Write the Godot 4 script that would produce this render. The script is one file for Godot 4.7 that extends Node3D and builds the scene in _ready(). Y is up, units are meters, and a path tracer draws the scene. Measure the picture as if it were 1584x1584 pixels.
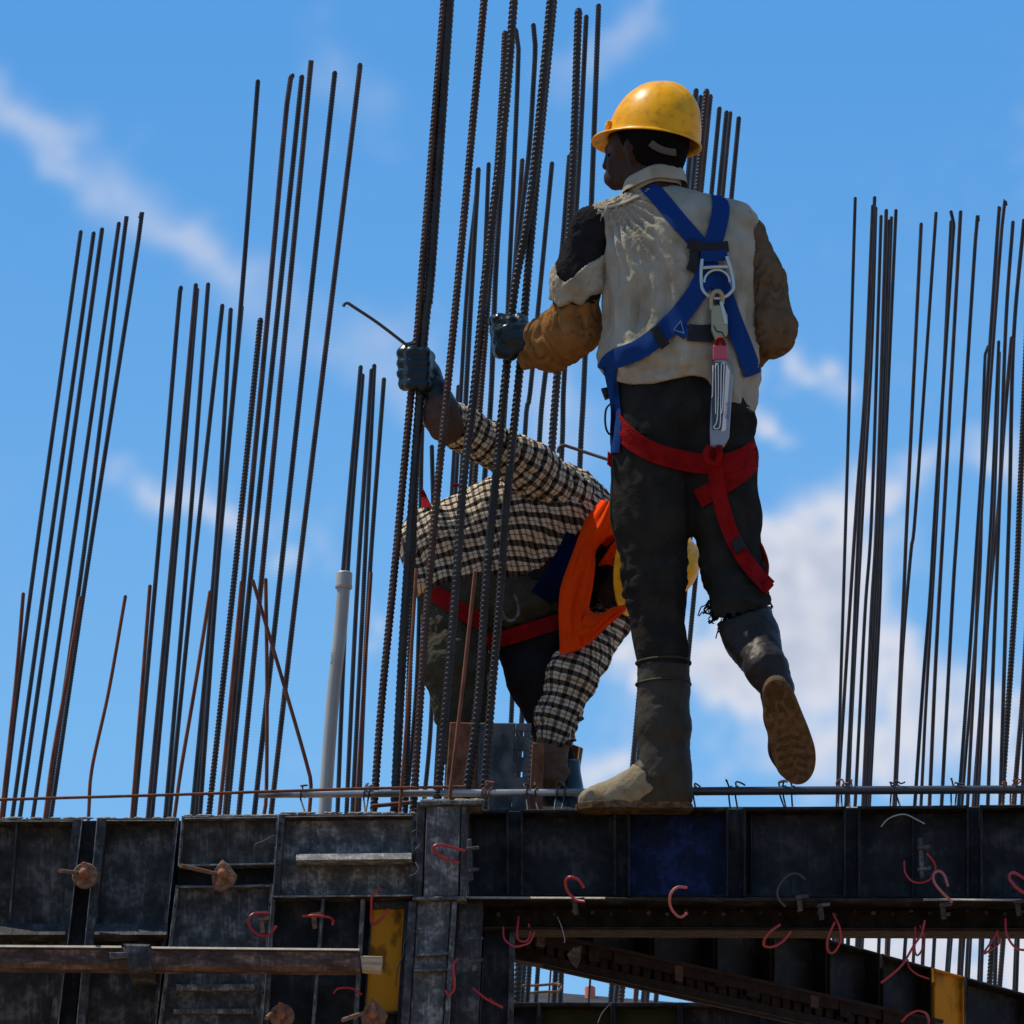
extends Node3D
# Two site workers among upstanding rebars on top of steel beam and column formwork.
# Positions were measured on the photograph and put at real depths with at(); lengths are metres, y is up.

const FOCAL := 10240.0          # focal length for a 1584 pixel frame
const STAND := 15.45            # the camera stands this far in front of the beam
const EYE := 1.7
const PITCH := 0.2617993878     # fifteen degrees up
const PX := 1.0 / 640.0
var cp := cos(PITCH)
var sp := sin(PITCH)
var rng := RandomNumberGenerator.new()
var used := {}
var mats := {}
var tex := {}

func ray(px: float, py: float) -> Vector3:
	var u := (px - 792.0) / FOCAL
	var v := (792.0 - py) / FOCAL
	return Vector3(u, sp + v * cp, -cp + v * sp)

func at(px: float, py: float, z: float) -> Vector3:
	var r := ray(px, py)
	return Vector3(0, EYE, STAND) + r * ((z - STAND) / r.z)

func proj(p: Vector3) -> Vector2:
	var y := p.y - EYE
	var z := p.z - STAND
	var f := y * sp - z * cp
	return Vector2(792.0 + FOCAL * p.x / f, 792.0 - FOCAL * (y * cp + z * sp) / f)

# ---------------------------------------------------------------- mesh builder
class MB:
	var v := PackedVector3Array()
	var n := PackedVector3Array()
	var uv := PackedVector2Array()
	var idx := PackedInt32Array()

	func tri(a: Vector3, b: Vector3, c: Vector3, out: Vector3) -> void:   # flat, turned so that it faces out
		var nn := (b - a).cross(c - a)
		if nn.length_squared() < 1e-18: return
		nn = nn.normalized()
		var k := v.size()
		if nn.dot(out) < 0:
			nn = -nn
			v.append_array(PackedVector3Array([a, b, c]))
		else:
			v.append_array(PackedVector3Array([a, c, b]))
		for i in 3:
			n.append(nn)
			uv.append(Vector2(v[k + i].x + v[k + i].z * 0.4, -v[k + i].y))
		idx.append_array(PackedInt32Array([k, k + 1, k + 2]))

	func quad(a: Vector3, b: Vector3, c: Vector3, d: Vector3, out: Vector3) -> void:
		tri(a, b, c, out)
		tri(a, c, d, out)

	# a box given by centre, half axes and chamfer
	func box(c: Vector3, ax: Vector3, ay: Vector3, az: Vector3, bev := 0.002) -> void:
		var la := ax.length(); var lb := ay.length(); var lc := az.length()
		var b := minf(bev, 0.45 * minf(la, minf(lb, lc)))
		var A := [ax / la, ay / lb, az / lc]
		var L := [la, lb, lc]
		for i in 3:
			var j := (i + 1) % 3
			var k := (i + 2) % 3
			for s in [-1.0, 1.0]:
				var o: Vector3 = A[i] * L[i] * s
				var p: Vector3 = A[j] * (L[j] - b)
				var q: Vector3 = A[k] * (L[k] - b)
				quad(c + o - p - q, c + o + p - q, c + o + p + q, c + o - p + q, o)
			for s in [-1.0, 1.0]:      # chamfers along axis i
				for t in [-1.0, 1.0]:
					var e: Vector3 = A[i] * (L[i] - b)
					var p1: Vector3 = A[j] * L[j] * s + A[k] * (L[k] - b) * t
					var p2: Vector3 = A[j] * (L[j] - b) * s + A[k] * L[k] * t
					quad(c + p1 - e, c + p1 + e, c + p2 + e, c + p2 - e, p1 + p2)
		for sx in [-1.0, 1.0]:
			for sy in [-1.0, 1.0]:
				for sz in [-1.0, 1.0]:
					var X: Vector3 = A[0] * sx; var Y: Vector3 = A[1] * sy; var Z: Vector3 = A[2] * sz
					tri(c + X * L[0] + Y * (L[1] - b) + Z * (L[2] - b), c + X * (L[0] - b) + Y * L[1] + Z * (L[2] - b), c + X * (L[0] - b) + Y * (L[1] - b) + Z * L[2], X + Y + Z)

	# a convex outline (world points, front side) pushed back by depth along dir, front edge chamfered
	func prism(pts: Array, back: Vector3, bev := 0.002) -> void:
		var m := Vector3.ZERO
		for p in pts: m += p
		m /= pts.size()
		var f: Array = []
		var e: Array = []
		var bn := back.normalized()
		for i in pts.size():
			var p: Vector3 = pts[i]
			var d1: Vector3 = (pts[(i + 1) % pts.size()] - p).normalized()
			var d0: Vector3 = (pts[i - 1] - p).normalized()
			f.append(p + (d0 + d1) * bev)
			e.append(p + bn * bev)
		for i in range(1, pts.size() - 1):
			tri(f[0], f[i], f[i + 1], -bn)
			tri(pts[0] + back, pts[i] + back, pts[i + 1] + back, bn)
		for i in pts.size():
			var j := (i + 1) % pts.size()
			var o: Vector3 = (pts[i] + pts[j]) * 0.5 - m
			quad(f[i], f[j], e[j], e[i], o - bn * o.length())
			quad(e[i], e[j], pts[j] + back, pts[i] + back, o)

	# round bar along points; ribs: [period, height, slant] or empty; radius may vary: rad(i/(n-1)) given as array
	func tube(pts: PackedVector3Array, rads: PackedFloat32Array, sides := 8, cap := true, slants := PackedFloat32Array(), flat := 1.0) -> void:
		var k0 := v.size()
		var cnt := pts.size()
		var t0 := (pts[1] - pts[0]).normalized()
		var side := t0.cross(Vector3(0.13, 0.2, 1)).normalized()
		var cs := PackedVector2Array()
		for j in sides:
			cs.append(Vector2(cos(TAU * j / sides), sin(TAU * j / sides)))
		var len := 0.0
		for i in cnt:
			var t: Vector3 = (pts[mini(i + 1, cnt - 1)] - pts[maxi(i - 1, 0)]).normalized()
			side = (side - t * side.dot(t)).normalized()
			var up := t.cross(side)
			if i > 0: len += pts[i].distance_to(pts[i - 1])
			var r := rads[i]
			var sl := slants[i] if slants.size() else 0.0
			var dr := 0.0
			if cnt > 2:
				dr = (rads[mini(i + 1, cnt - 1)] - rads[maxi(i - 1, 0)]) / maxf(pts[mini(i + 1, cnt - 1)].distance_to(pts[maxi(i - 1, 0)]), 1e-6)
			for j in sides:
				var d := side * cs[j].x + up * (cs[j].y * flat)
				v.append(pts[i] + d * r + t * (sl * cs[j].y))
				n.append((side * cs[j].x + up * cs[j].y - t * clampf(dr, -1.5, 1.5)).normalized())
				uv.append(Vector2(float(j) / sides * TAU * r, len))
		for i in cnt - 1:
			for j in sides:
				var a := k0 + i * sides + j
				var b := k0 + i * sides + (j + 1) % sides
				idx.append_array(PackedInt32Array([a, a + sides, b, b, a + sides, b + sides]))
		if cap:
			for e in [0, cnt - 1]:
				var c: Vector3 = pts[e]
				var o: Vector3 = (pts[1] - pts[0]) if e == 0 else (pts[cnt - 2] - pts[cnt - 1])
				for j in sides:
					tri(c, v[k0 + e * sides + j], v[k0 + e * sides + (j + 1) % sides], -o)

	# a sheet from a grid of points, smooth
	func grid(g: Array, flip := false) -> void:
		var k0 := v.size()
		var rows := g.size()
		var cols: int = g[0].size()
		for i in rows:
			for j in cols:
				var p: Vector3 = g[i][j]
				var du: Vector3 = g[i][mini(j + 1, cols - 1)] - g[i][maxi(j - 1, 0)]
				var dv: Vector3 = g[mini(i + 1, rows - 1)][j] - g[maxi(i - 1, 0)][j]
				var nn := dv.cross(du).normalized()
				v.append(p)
				n.append(-nn if flip else nn)
				uv.append(Vector2(float(j) / (cols - 1), float(i) / (rows - 1)))
		for i in rows - 1:
			for j in cols - 1:
				var a := k0 + i * cols + j
				var q := [a, a + 1, a + cols, a + 1, a + cols + 1, a + cols]
				if flip: q = [a, a + cols, a + 1, a + 1, a + cols, a + cols + 1]
				idx.append_array(PackedInt32Array(q))

	func ball(c: Vector3, rx: Vector3, ry: Vector3, rz: Vector3, rows := 8, cols := 12) -> void:
		var k0 := v.size()
		for i in rows + 1:
			var a := PI * i / rows - PI / 2
			for j in cols:
				var b := TAU * j / cols
				var d := Vector3(cos(a) * cos(b), sin(a), cos(a) * sin(b))
				v.append(c + rx * d.x + ry * d.y + rz * d.z)
				n.append((rx * (d.x / rx.length_squared()) + ry * (d.y / ry.length_squared()) + rz * (d.z / rz.length_squared())).normalized())
				uv.append(Vector2(b, a))
		for i in rows:
			for j in cols:
				var p := k0 + i * cols + j
				var q := k0 + i * cols + (j + 1) % cols
				idx.append_array(PackedInt32Array([p, q, p + cols, q, q + cols, p + cols]))

	func mesh(origin: Vector3) -> ArrayMesh:
		var w := PackedVector3Array()
		w.resize(v.size())
		for i in v.size(): w[i] = v[i] - origin
		var arr := []
		arr.resize(Mesh.ARRAY_MAX)
		arr[Mesh.ARRAY_VERTEX] = w
		arr[Mesh.ARRAY_NORMAL] = n
		arr[Mesh.ARRAY_TEX_UV] = uv
		arr[Mesh.ARRAY_INDEX] = idx
		var m := ArrayMesh.new()
		m.add_surface_from_arrays(Mesh.PRIMITIVE_TRIANGLES, arr)
		return m

# ---------------------------------------------------------------- nodes
func numbered(called: String) -> String:
	var k: int = used.get(called, 0)
	used[called] = k + 1
	return called if k == 0 else "%s_%03d" % [called, k]

func tag(o: Node3D, label: String, category: String, group := "", kind := "") -> Node3D:
	if label: o.set_meta("label", label)
	if category: o.set_meta("category", category)
	if group: o.set_meta("group", group)
	if kind: o.set_meta("kind", kind)
	return o

func thing(called: String, base: Vector3, label: String, category: String, group := "") -> Node3D:
	var o := Node3D.new()
	o.name = numbered(called)
	add_child(o, true)
	o.position = base
	tag(o, label, category, group)
	return o

func root_of(o: Node3D) -> Vector3:
	var t := o
	while t.get_parent() != self and t != self: t = t.get_parent()
	return Vector3.ZERO if t == self else t.position

func put(called: String, mb: MB, m: Material, parent: Node3D, label := "") -> MeshInstance3D:
	var o := MeshInstance3D.new()
	o.name = called
	o.mesh = mb.mesh(root_of(parent))
	o.material_override = m
	parent.add_child(o, true)
	if label: o.set_meta("label", label)
	return o

func single(called: String, mb: MB, m: Material, base: Vector3, label: String, category: String, group := "") -> MeshInstance3D:
	var o := MeshInstance3D.new()
	o.name = numbered(called)
	o.mesh = mb.mesh(base)
	o.material_override = m
	add_child(o, true)
	o.position = base
	tag(o, label, category, group)
	return o

# ---------------------------------------------------------------- bodies and cloth: distance fields meshed as surface nets
class Field:
	var o := Vector3.ZERO
	var c := 0.01
	var nx := 0
	var ny := 0
	var nz := 0
	var g := PackedFloat32Array()
	var disp = null

	func sample(p: Vector3) -> float:
		var q := (p - o) / c
		var x := int(q.x); var y := int(q.y); var z := int(q.z)
		if q.x < 0 or q.y < 0 or q.z < 0 or x >= nx - 1 or y >= ny - 1 or z >= nz - 1: return 0.02
		var i := (z * ny + y) * nx + x
		var f := q - Vector3(x, y, z)
		var s := nx * ny
		var a := lerpf(lerpf(g[i], g[i + 1], f.x), lerpf(g[i + nx], g[i + nx + 1], f.x), f.y)
		var b := lerpf(lerpf(g[i + s], g[i + s + 1], f.x), lerpf(g[i + s + nx], g[i + s + nx + 1], f.x), f.y)
		var d := lerpf(a, b, f.z)
		if disp != null and absf(d) < 0.025: d -= disp.call(p, Vector3.BACK)
		return d

# a tapered limb between two measured joints; radii in photograph pixels; deep > 1 makes it flatter front to back
func limb(x0: float, y0: float, z0: float, r0: float, x1: float, y1: float, z1: float, r1: float, deep := 1.0) -> Array:
	return [at(x0, y0, z0), at(x1, y1, z1), r0 * PX, r1 * PX, deep]

func chain(p: Array, deep := 1.0) -> Array:      # [[x, y, z, r], ...]
	var out := []
	for i in p.size() - 1:
		out.append(limb(p[i][0], p[i][1], p[i][2], p[i][3], p[i + 1][0], p[i + 1][1], p[i + 1][2], p[i + 1][3], deep))
	return out

func thinner(prims: Array, by: float) -> Array:
	var out := []
	for p in prims: out.append([p[0], p[1], maxf(p[2] - by, 0.006), maxf(p[3] - by, 0.006), p[4]])
	return out

func field(prims: Array, cell: float, k: float, cut = null) -> Field:
	var f := Field.new()
	f.c = cell
	var lo := Vector3.INF
	var hi := -Vector3.INF
	for p in prims:
		var r: float = maxf(p[2], p[3])
		for e in 2:
			lo = lo.min(p[e] - Vector3(r, r, r))
			hi = hi.max(p[e] + Vector3(r, r, r))
	var pad := Vector3.ONE * (k * 0.5 + 3.0 * cell)
	lo -= pad
	hi += pad
	f.o = lo
	var q := (hi - lo) / cell
	f.nx = int(q.x) + 2
	f.ny = int(q.y) + 2
	f.nz = int(q.z) + 2
	f.g.resize(f.nx * f.ny * f.nz)
	f.g.fill(1.0)
	var g := f.g
	f.g = PackedFloat32Array()
	for p in prims:
		var a: Vector3 = p[0]
		var b: Vector3 = p[1]
		var ra: float = p[2]
		var rb: float = p[3]
		var s: float = p[4]
		var m := Vector3.ONE * (maxf(ra, rb) + k + 2.0 * cell)
		var l := ((a.min(b) - m - lo) / cell).max(Vector3.ZERO)
		var h := ((a.max(b) + m - lo) / cell)
		var x1 := mini(int(h.x) + 1, f.nx)
		var y1 := mini(int(h.y) + 1, f.ny)
		var z1 := mini(int(h.z) + 1, f.nz)
		var ba := b - a
		ba.z *= s
		var inv := 1.0 / maxf(ba.length_squared(), 1e-9)
		for z in range(int(l.z), z1):
			for y in range(int(l.y), y1):
				var i := (z * f.ny + y) * f.nx + int(l.x)
				var w := lo + Vector3(int(l.x), y, z) * cell - a
				w.z *= s
				for x in range(int(l.x), x1):
					var t := clampf(w.dot(ba) * inv, 0.0, 1.0)
					var d := (w - ba * t).length() - lerpf(ra, rb, t)
					var o := g[i]
					var e := k - absf(o - d)
					g[i] = minf(o, d) - (e * e / (4.0 * k) if e > 0.0 else 0.0)
					w.x += cell
					i += 1
	if cut != null:
		for z in f.nz:
			for y in f.ny:
				var i := (z * f.ny + y) * f.nx
				for x in f.nx:
					if g[i] < 2.5 * cell:
						g[i] = maxf(g[i], cut.call(lo + Vector3(x, y, z) * cell))
					i += 1
	f.g = g
	return f

func skin(f: Field, mb: MB, disp = null, uvf = null) -> void:
	var at_cell := {}
	var nx := f.nx
	var ny := f.ny
	var s := nx * ny
	var g := f.g
	var near := 1.8 * f.c
	var k0 := mb.v.size()
	var verts := PackedVector3Array()
	var cells := PackedInt32Array()
	var offs := PackedInt32Array([0, 1, nx, nx + 1, s, s + 1, s + nx, s + nx + 1])
	var edges := [[0, 1], [2, 3], [4, 5], [6, 7], [0, 2], [1, 3], [4, 6], [5, 7], [0, 4], [1, 5], [2, 6], [3, 7]]
	var corner: Array[Vector3] = []
	for i in 8: corner.append(Vector3(i & 1, (i >> 1) & 1, i >> 2))
	for z in f.nz - 1:
		for y in ny - 1:
			var i := (z * ny + y) * nx
			for x in nx - 1:
				if absf(g[i]) < near:
					var inside := 0
					for o in offs:
						if g[i + o] < 0.0: inside += 1
					if inside > 0 and inside < 8:
						var sum := Vector3.ZERO
						var cnt := 0
						for e in edges:
							var da := g[i + offs[e[0]]]
							var db := g[i + offs[e[1]]]
							if (da < 0.0) != (db < 0.0):
								sum += corner[e[0]].lerp(corner[e[1]], da / (da - db))
								cnt += 1
						at_cell[i] = verts.size()
						cells.append(i)
						verts.append(f.o + (Vector3(x, y, z) + sum / cnt) * f.c)
				i += 1
	var tris := PackedInt32Array()
	var steps := [[1, nx, s], [nx, s, 1], [s, 1, nx]]
	for i in cells:
		for st in steps:
			var d: int = st[0]; var u: int = st[1]; var w: int = st[2]
			if (g[i] < 0.0) == (g[i + d] < 0.0): continue
			if not (at_cell.has(i - u) and at_cell.has(i - w) and at_cell.has(i - u - w)): continue
			var a: int = at_cell[i]; var b: int = at_cell[i - u]; var c: int = at_cell[i - u - w]; var e: int = at_cell[i - w]
			if g[i] < 0.0: tris.append_array(PackedInt32Array([a, c, b, a, e, c]))
			else: tris.append_array(PackedInt32Array([a, b, c, a, c, e]))
	var nrm := normals(verts, tris)
	if disp != null:
		for i in verts.size(): verts[i] += nrm[i] * disp.call(verts[i], nrm[i])
		nrm = normals(verts, tris)
	mb.v.append_array(verts)
	mb.n.append_array(nrm)
	for i in verts.size():
		mb.uv.append(uvf.call(verts[i]) if uvf != null else Vector2(verts[i].x, -verts[i].y))
	for t in tris: mb.idx.append(t + k0)

func normals(verts: PackedVector3Array, tris: PackedInt32Array) -> PackedVector3Array:
	var n := PackedVector3Array()
	n.resize(verts.size())
	for i in range(0, tris.size(), 3):
		var a := tris[i]; var b := tris[i + 1]; var c := tris[i + 2]
		var d := (verts[c] - verts[a]).cross(verts[b] - verts[a])
		n[a] += d; n[b] += d; n[c] += d
	for i in n.size(): n[i] = n[i].normalized()
	return n

# where a sight line from the camera's side first meets one of the garments
func land(px: float, py: float, fs: Array, z0: float, z1: float, miss: float) -> Vector3:
	var z := z0
	while z > z1:
		var p := at(px, py, z)
		var d := 1.0
		for f in fs: d = minf(d, f.sample(p))
		if d < 0.0015:
			for k in 30:          # a step that went too deep is taken back
				if d > -0.0005: break
				z += 0.0015
				p = at(px, py, z)
				d = 1.0
				for f in fs: d = minf(d, f.sample(p))
			return p
		z -= clampf(d * 0.8, 0.0015, 0.05)
	return at(px, py, miss)

func smooth_px(pts: Array, step: float) -> PackedVector2Array:    # Catmull-Rom through measured points
	var out := PackedVector2Array()
	for i in pts.size() - 1:
		var p1 := Vector2(pts[i][0], pts[i][1])
		var p2 := Vector2(pts[i + 1][0], pts[i + 1][1])
		var p0 := Vector2(pts[i - 1][0], pts[i - 1][1]) if i > 0 else p1 * 2 - p2
		var p3 := Vector2(pts[i + 2][0], pts[i + 2][1]) if i + 2 < pts.size() else p2 * 2 - p1
		var m := maxi(1, int(p1.distance_to(p2) / step))
		for j in m: out.append(p1.cubic_interpolate(p2, p0, p3, float(j) / m))
	out.append(Vector2(pts[-1][0], pts[-1][1]))
	return out

func smooth3(pts: Array, step: float) -> PackedVector3Array:
	var out := PackedVector3Array()
	for i in pts.size() - 1:
		var p1: Vector3 = pts[i]
		var p2: Vector3 = pts[i + 1]
		var p0: Vector3 = pts[i - 1] if i > 0 else p1 * 2 - p2
		var p3: Vector3 = pts[i + 2] if i + 2 < pts.size() else p2 * 2 - p1
		var m := maxi(1, int(p1.distance_to(p2) / step))
		for j in m: out.append(p1.cubic_interpolate(p2, p0, p3, float(j) / m))
	out.append(pts[-1])
	return out

# a webbing strap that lies on the garments
func strap(pts: Array, width: float, fs: Array, miss: float, lift := 0.006, free := false) -> MB:
	var z0 := 0.5
	var z1 := -1.1
	var mb := MB.new()
	var c := smooth_px(pts, 7.0)
	var front := []
	var back := []
	var heart := Vector2.ZERO
	for q in c: heart += q / c.size()
	for i in c.size():
		var t := (c[mini(i + 1, c.size() - 1)] - c[maxi(i - 1, 0)]).normalized()
		var nn := Vector2(-t.y, t.x)
		var rf := []
		for j in 7:
			var q := c[i] + nn * width * (j / 6.0 - 0.5)
			var p := land(q.x, q.y, fs, z0, z1, 9.0)
			if p.z > 5.0 and not free:          # past the edge of the figure: the strap turns round it
				for k in 16:
					q = q.lerp(heart, 0.04)
					p = land(q.x, q.y, fs, z0, z1, 9.0)
					if p.z < 5.0: break
			if p.z > 5.0: p = at(q.x, q.y, miss)
			rf.append(p)
		front.append(rf)
	for pass_ in 3:                     # webbing bridges small folds
		for i in range(1, front.size() - 1):
			for j in 7:
				front[i][j] = front[i][j].lerp((front[i - 1][j] + front[i + 1][j]) * 0.5, 0.5)
	for i in front.size():
		var rb := []
		for j in 7:
			var toward: Vector3 = (Vector3(0, EYE, STAND) - front[i][j]).normalized()
			rb.append(front[i][j] + toward * (lift - 0.005))
			front[i][j] += toward * (lift + (0.001 if j > 0 and j < 6 else 0.0))
		back.append(rb)
	mb.grid(front)
	mb.grid(back, true)
	for e in [0, 6]:
		var g := []
		for i in front.size(): g.append([front[i][e], back[i][e]])
		mb.grid(g, e == 0)
	mb.grid([front[0], back[0]])
	mb.grid([front[-1], back[-1]])
	return mb

# ---------------------------------------------------------------- materials
func lin(r: float, g: float, b: float) -> Color:
	return Color(r, g, b).linear_to_srgb()

func noise_tex(key: String, freq: float, stops: Array, seed_ := 1, normal := 0.0, kind := FastNoiseLite.TYPE_SIMPLEX_SMOOTH, oct := 4) -> NoiseTexture2D:
	if tex.has(key): return tex[key]
	var t := NoiseTexture2D.new()
	t.width = 512
	t.height = 512
	t.seamless = true
	var f := FastNoiseLite.new()
	f.noise_type = kind
	f.frequency = freq
	f.fractal_octaves = oct
	f.seed = seed_
	t.noise = f
	if normal > 0.0:
		t.as_normal_map = true
		t.bump_strength = normal
	elif stops.size():
		var g := Gradient.new()
		g.offsets = PackedFloat32Array()
		var off := PackedFloat32Array()
		var col := PackedColorArray()
		for s in stops:
			off.append(s[0])
			col.append(lin(s[1], s[2], s[3]) if s.size() > 2 else lin(s[1], s[1], s[1]))
		g.offsets = off
		g.colors = col
		t.color_ramp = g
	tex[key] = t
	return t

func mat(key: String, col: Color, rough: float, albedo: Texture2D = null, scale := Vector3(2, 2, 2), nrm: Texture2D = null, nscale := 1.0, metal := 0.0) -> StandardMaterial3D:
	if mats.has(key): return mats[key]
	var m := StandardMaterial3D.new()
	m.resource_name = key
	m.albedo_color = col
	m.roughness = rough
	m.metallic = metal
	if albedo or nrm:
		m.uv1_triplanar = true
		m.uv1_world_triplanar = true
		m.uv1_scale = scale
	if albedo: m.albedo_texture = albedo
	if nrm:
		m.normal_enabled = true
		m.normal_texture = nrm
		m.normal_scale = nscale
	mats[key] = m
	return m

func crumple_tex() -> NoiseTexture2D:
	var t := noise_tex("crumple", 0.009, [], 63, 9.0, FastNoiseLite.TYPE_SIMPLEX, 4)
	(t.noise as FastNoiseLite).fractal_type = FastNoiseLite.FRACTAL_RIDGED
	(t.noise as FastNoiseLite).domain_warp_enabled = true
	(t.noise as FastNoiseLite).domain_warp_amplitude = 22.0
	(t.noise as FastNoiseLite).domain_warp_frequency = 0.01
	return t

func make_materials() -> void:
	var bumps := noise_tex("bumps", 0.02, [], 5, 6.0)
	var weave := noise_tex("weave", 0.09, [], 8, 5.0)
	var crumple := crumple_tex()
	var blotch := noise_tex("blotch", 0.008, [[0.0, 0.55], [0.5, 0.85], [1.0, 1.0]], 2)
	var residue := noise_tex("residue", 0.014, [[0.0, 0.14, 0.16, 0.2], [0.42, 0.2, 0.22, 0.26], [0.56, 0.32, 0.33, 0.34], [0.66, 0.75, 0.72, 0.66], [0.74, 1.0, 0.96, 0.88], [1.0, 1.0, 0.95, 0.85]], 11, 0.0, FastNoiseLite.TYPE_SIMPLEX_SMOOTH, 6)
	var patina := noise_tex("patina", 0.011, [[0.0, 0.1, 0.1, 0.1], [0.3, 0.22, 0.22, 0.23], [0.45, 0.55, 0.57, 0.6], [0.6, 0.75, 0.76, 0.78], [0.72, 1.0, 0.98, 0.92], [1.0, 1.0, 1.0, 0.96]], 21, 0.0, FastNoiseLite.TYPE_SIMPLEX_SMOOTH, 6)
	var rusty := noise_tex("rusty", 0.014, [[0.0, 0.3, 0.2, 0.14], [0.45, 0.75, 0.6, 0.5], [0.7, 1.0, 1.0, 1.0], [1.0, 0.6, 0.6, 0.62]], 31, 0.0, FastNoiseLite.TYPE_SIMPLEX_SMOOTH, 5)
	var grime := noise_tex("grime", 0.012, [[0.0, 0.5, 0.43, 0.34], [0.3, 0.74, 0.69, 0.6], [0.6, 0.93, 0.91, 0.87], [1.0, 1.0, 1.0, 1.0]], 41, 0.0, FastNoiseLite.TYPE_SIMPLEX_SMOOTH, 5)
	var stained := stained_steel()
	mat("steel_dark", lin(0.185, 0.178, 0.17), 0.6, stained, Vector3(1.3, 1.3, 1.3), bumps, 0.5)
	mat("steel_warm", lin(0.2, 0.178, 0.15), 0.65, stained, Vector3(1.05, 1.05, 1.05), bumps, 0.5).uv1_offset = Vector3(0.37, 0.21, 0.1)
	mat("steel_pale", lin(0.23, 0.23, 0.215), 0.6, stained, Vector3(1.55, 1.55, 1.55), bumps, 0.5).uv1_offset = Vector3(0.62, 0.55, 0.3)
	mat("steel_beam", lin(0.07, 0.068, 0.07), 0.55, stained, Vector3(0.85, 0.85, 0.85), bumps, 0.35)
	mat("steel_blue", lin(0.017, 0.038, 0.16), 0.55, stained, Vector3(1.15, 1.15, 1.15), bumps, 0.35)
	mat("steel_patina", lin(0.44, 0.43, 0.4), 0.65, stained, Vector3(1.7, 1.7, 1.7), bumps, 0.5)
	mat("steel_edge", lin(0.4, 0.385, 0.35), 0.65, stained, Vector3(2.6, 2.6, 2.6), bumps, 0.5)
	mat("steel_brown", lin(0.022, 0.014, 0.010), 0.75, rusty, Vector3(2.5, 2.5, 2.5), bumps, 0.6)
	mat("tube_rust", lin(0.33, 0.2, 0.15), 0.65, stained, Vector3(0.9, 2.2, 2.2), bumps, 0.5)
	mat("rust", lin(0.27, 0.12, 0.06), 0.85, rusty, Vector3(5, 5, 5), bumps, 0.6)
	mat("rust_pale", lin(0.21, 0.13, 0.082), 0.9, rusty, Vector3(6, 6, 6), bumps, 0.8)
	mat("yellow_panel", lin(0.5, 0.205, 0.006), 0.6, noise_tex("chips", 0.01, [[0.0, 0.15], [0.22, 0.5], [0.32, 0.9], [1.0, 1.0]], 51), Vector3(2.2, 1.4, 2.2), bumps, 0.3)
	mat("green_panel", lin(0.03, 0.03, 0.008), 0.6, blotch, Vector3(2, 2, 2), bumps, 0.3)
	mat("bar_dark", lin(0.032, 0.029, 0.027), 0.4, rusty, Vector3(3, 1.2, 3))
	mat("bar_brown", lin(0.06, 0.036, 0.025), 0.45, rusty, Vector3(3, 1.2, 3))
	mat("bar_rust", lin(0.17, 0.052, 0.018), 0.8, rusty, Vector3(4, 1.6, 4))
	mat("pipe_steel", lin(0.16, 0.15, 0.14), 0.38, noise_tex("pipey", 0.006, [[0.0, 0.15], [0.45, 0.3], [0.55, 0.9], [1.0, 1.0]], 23), Vector3(1.1, 4, 4), bumps, 0.2, 0.3).albedo_color = lin(0.42, 0.42, 0.4)
	mat("wire", lin(0.05, 0.038, 0.03), 0.6, null, Vector3.ONE, null, 1.0, 0.3)
	mat("red_coat", lin(0.3, 0.012, 0.016), 0.38)
	mat("pink_coat", lin(0.36, 0.09, 0.07), 0.5)
	mat("galvanised", lin(0.36, 0.37, 0.36), 0.5, blotch, Vector3(6, 6, 6), null, 1.0, 0.45)
	mat("pvc", lin(0.36, 0.355, 0.325), 0.45, noise_tex("faint", 0.01, [[0.0, 0.8], [1.0, 1.0]], 61), Vector3(3, 1, 3))
	mat("print", lin(0.03, 0.03, 0.03), 0.7)
	mat("timber", lin(0.42, 0.33, 0.22), 0.85, noise_tex("grain", 0.02, [[0.0, 0.5, 0.42, 0.34], [0.5, 0.85, 0.8, 0.75], [1.0, 1.0, 1.0, 1.0]], 71), Vector3(1.0, 9, 9), bumps, 0.5)
	mat("sheet_rust", lin(0.24, 0.1, 0.045), 0.85, rusty, Vector3(2.4, 2.0, 2.4), bumps, 0.4)
	mat("sheet_grey", lin(0.1, 0.1, 0.1), 0.65, patina, Vector3(2.6, 1.6, 2.6), bumps, 0.4)
	mat("concrete", lin(0.3, 0.29, 0.27), 0.9, blotch, Vector3(0.8, 0.8, 0.8), bumps, 0.6)
	mat("earth", lin(0.33, 0.22, 0.13), 0.95, blotch, Vector3(0.13, 0.13, 0.13), bumps, 1.0)
	mat("roofing", lin(0.06, 0.06, 0.06), 0.6, blotch, Vector3(0.3, 0.3, 0.3))
	mat("plaster", lin(0.55, 0.52, 0.46), 0.9, blotch, Vector3(0.2, 0.2, 0.2))
	mat("glass_dark", lin(0.03, 0.035, 0.04), 0.15)
	mat("orange_tank", lin(0.6, 0.13, 0.05), 0.6)
	# people
	mat("skin", lin(0.04, 0.018, 0.011), 0.5, blotch, Vector3(6, 6, 6), bumps, 0.3)
	mat("hair", lin(0.006, 0.005, 0.005), 0.8, null, Vector3(12, 12, 12), noise_tex("hairs", 0.12, [], 9, 8.0), 1.0)
	mat("shirt_grey", lin(0.335, 0.315, 0.255), 0.9, grime, Vector3(1.5, 1.1, 1.5), crumple, 0.55)
	mat("sleeve_brown", lin(0.23, 0.12, 0.045), 0.9, grime, Vector3(3, 3, 3), crumple, 0.6)
	mat("sleeve_dull", lin(0.12, 0.082, 0.05), 0.9, grime, Vector3(3, 3, 3), crumple, 0.6)
	mat("black_cloth", lin(0.018, 0.017, 0.018), 0.9, blotch, Vector3(4, 4, 4), crumple, 0.9)
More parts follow.
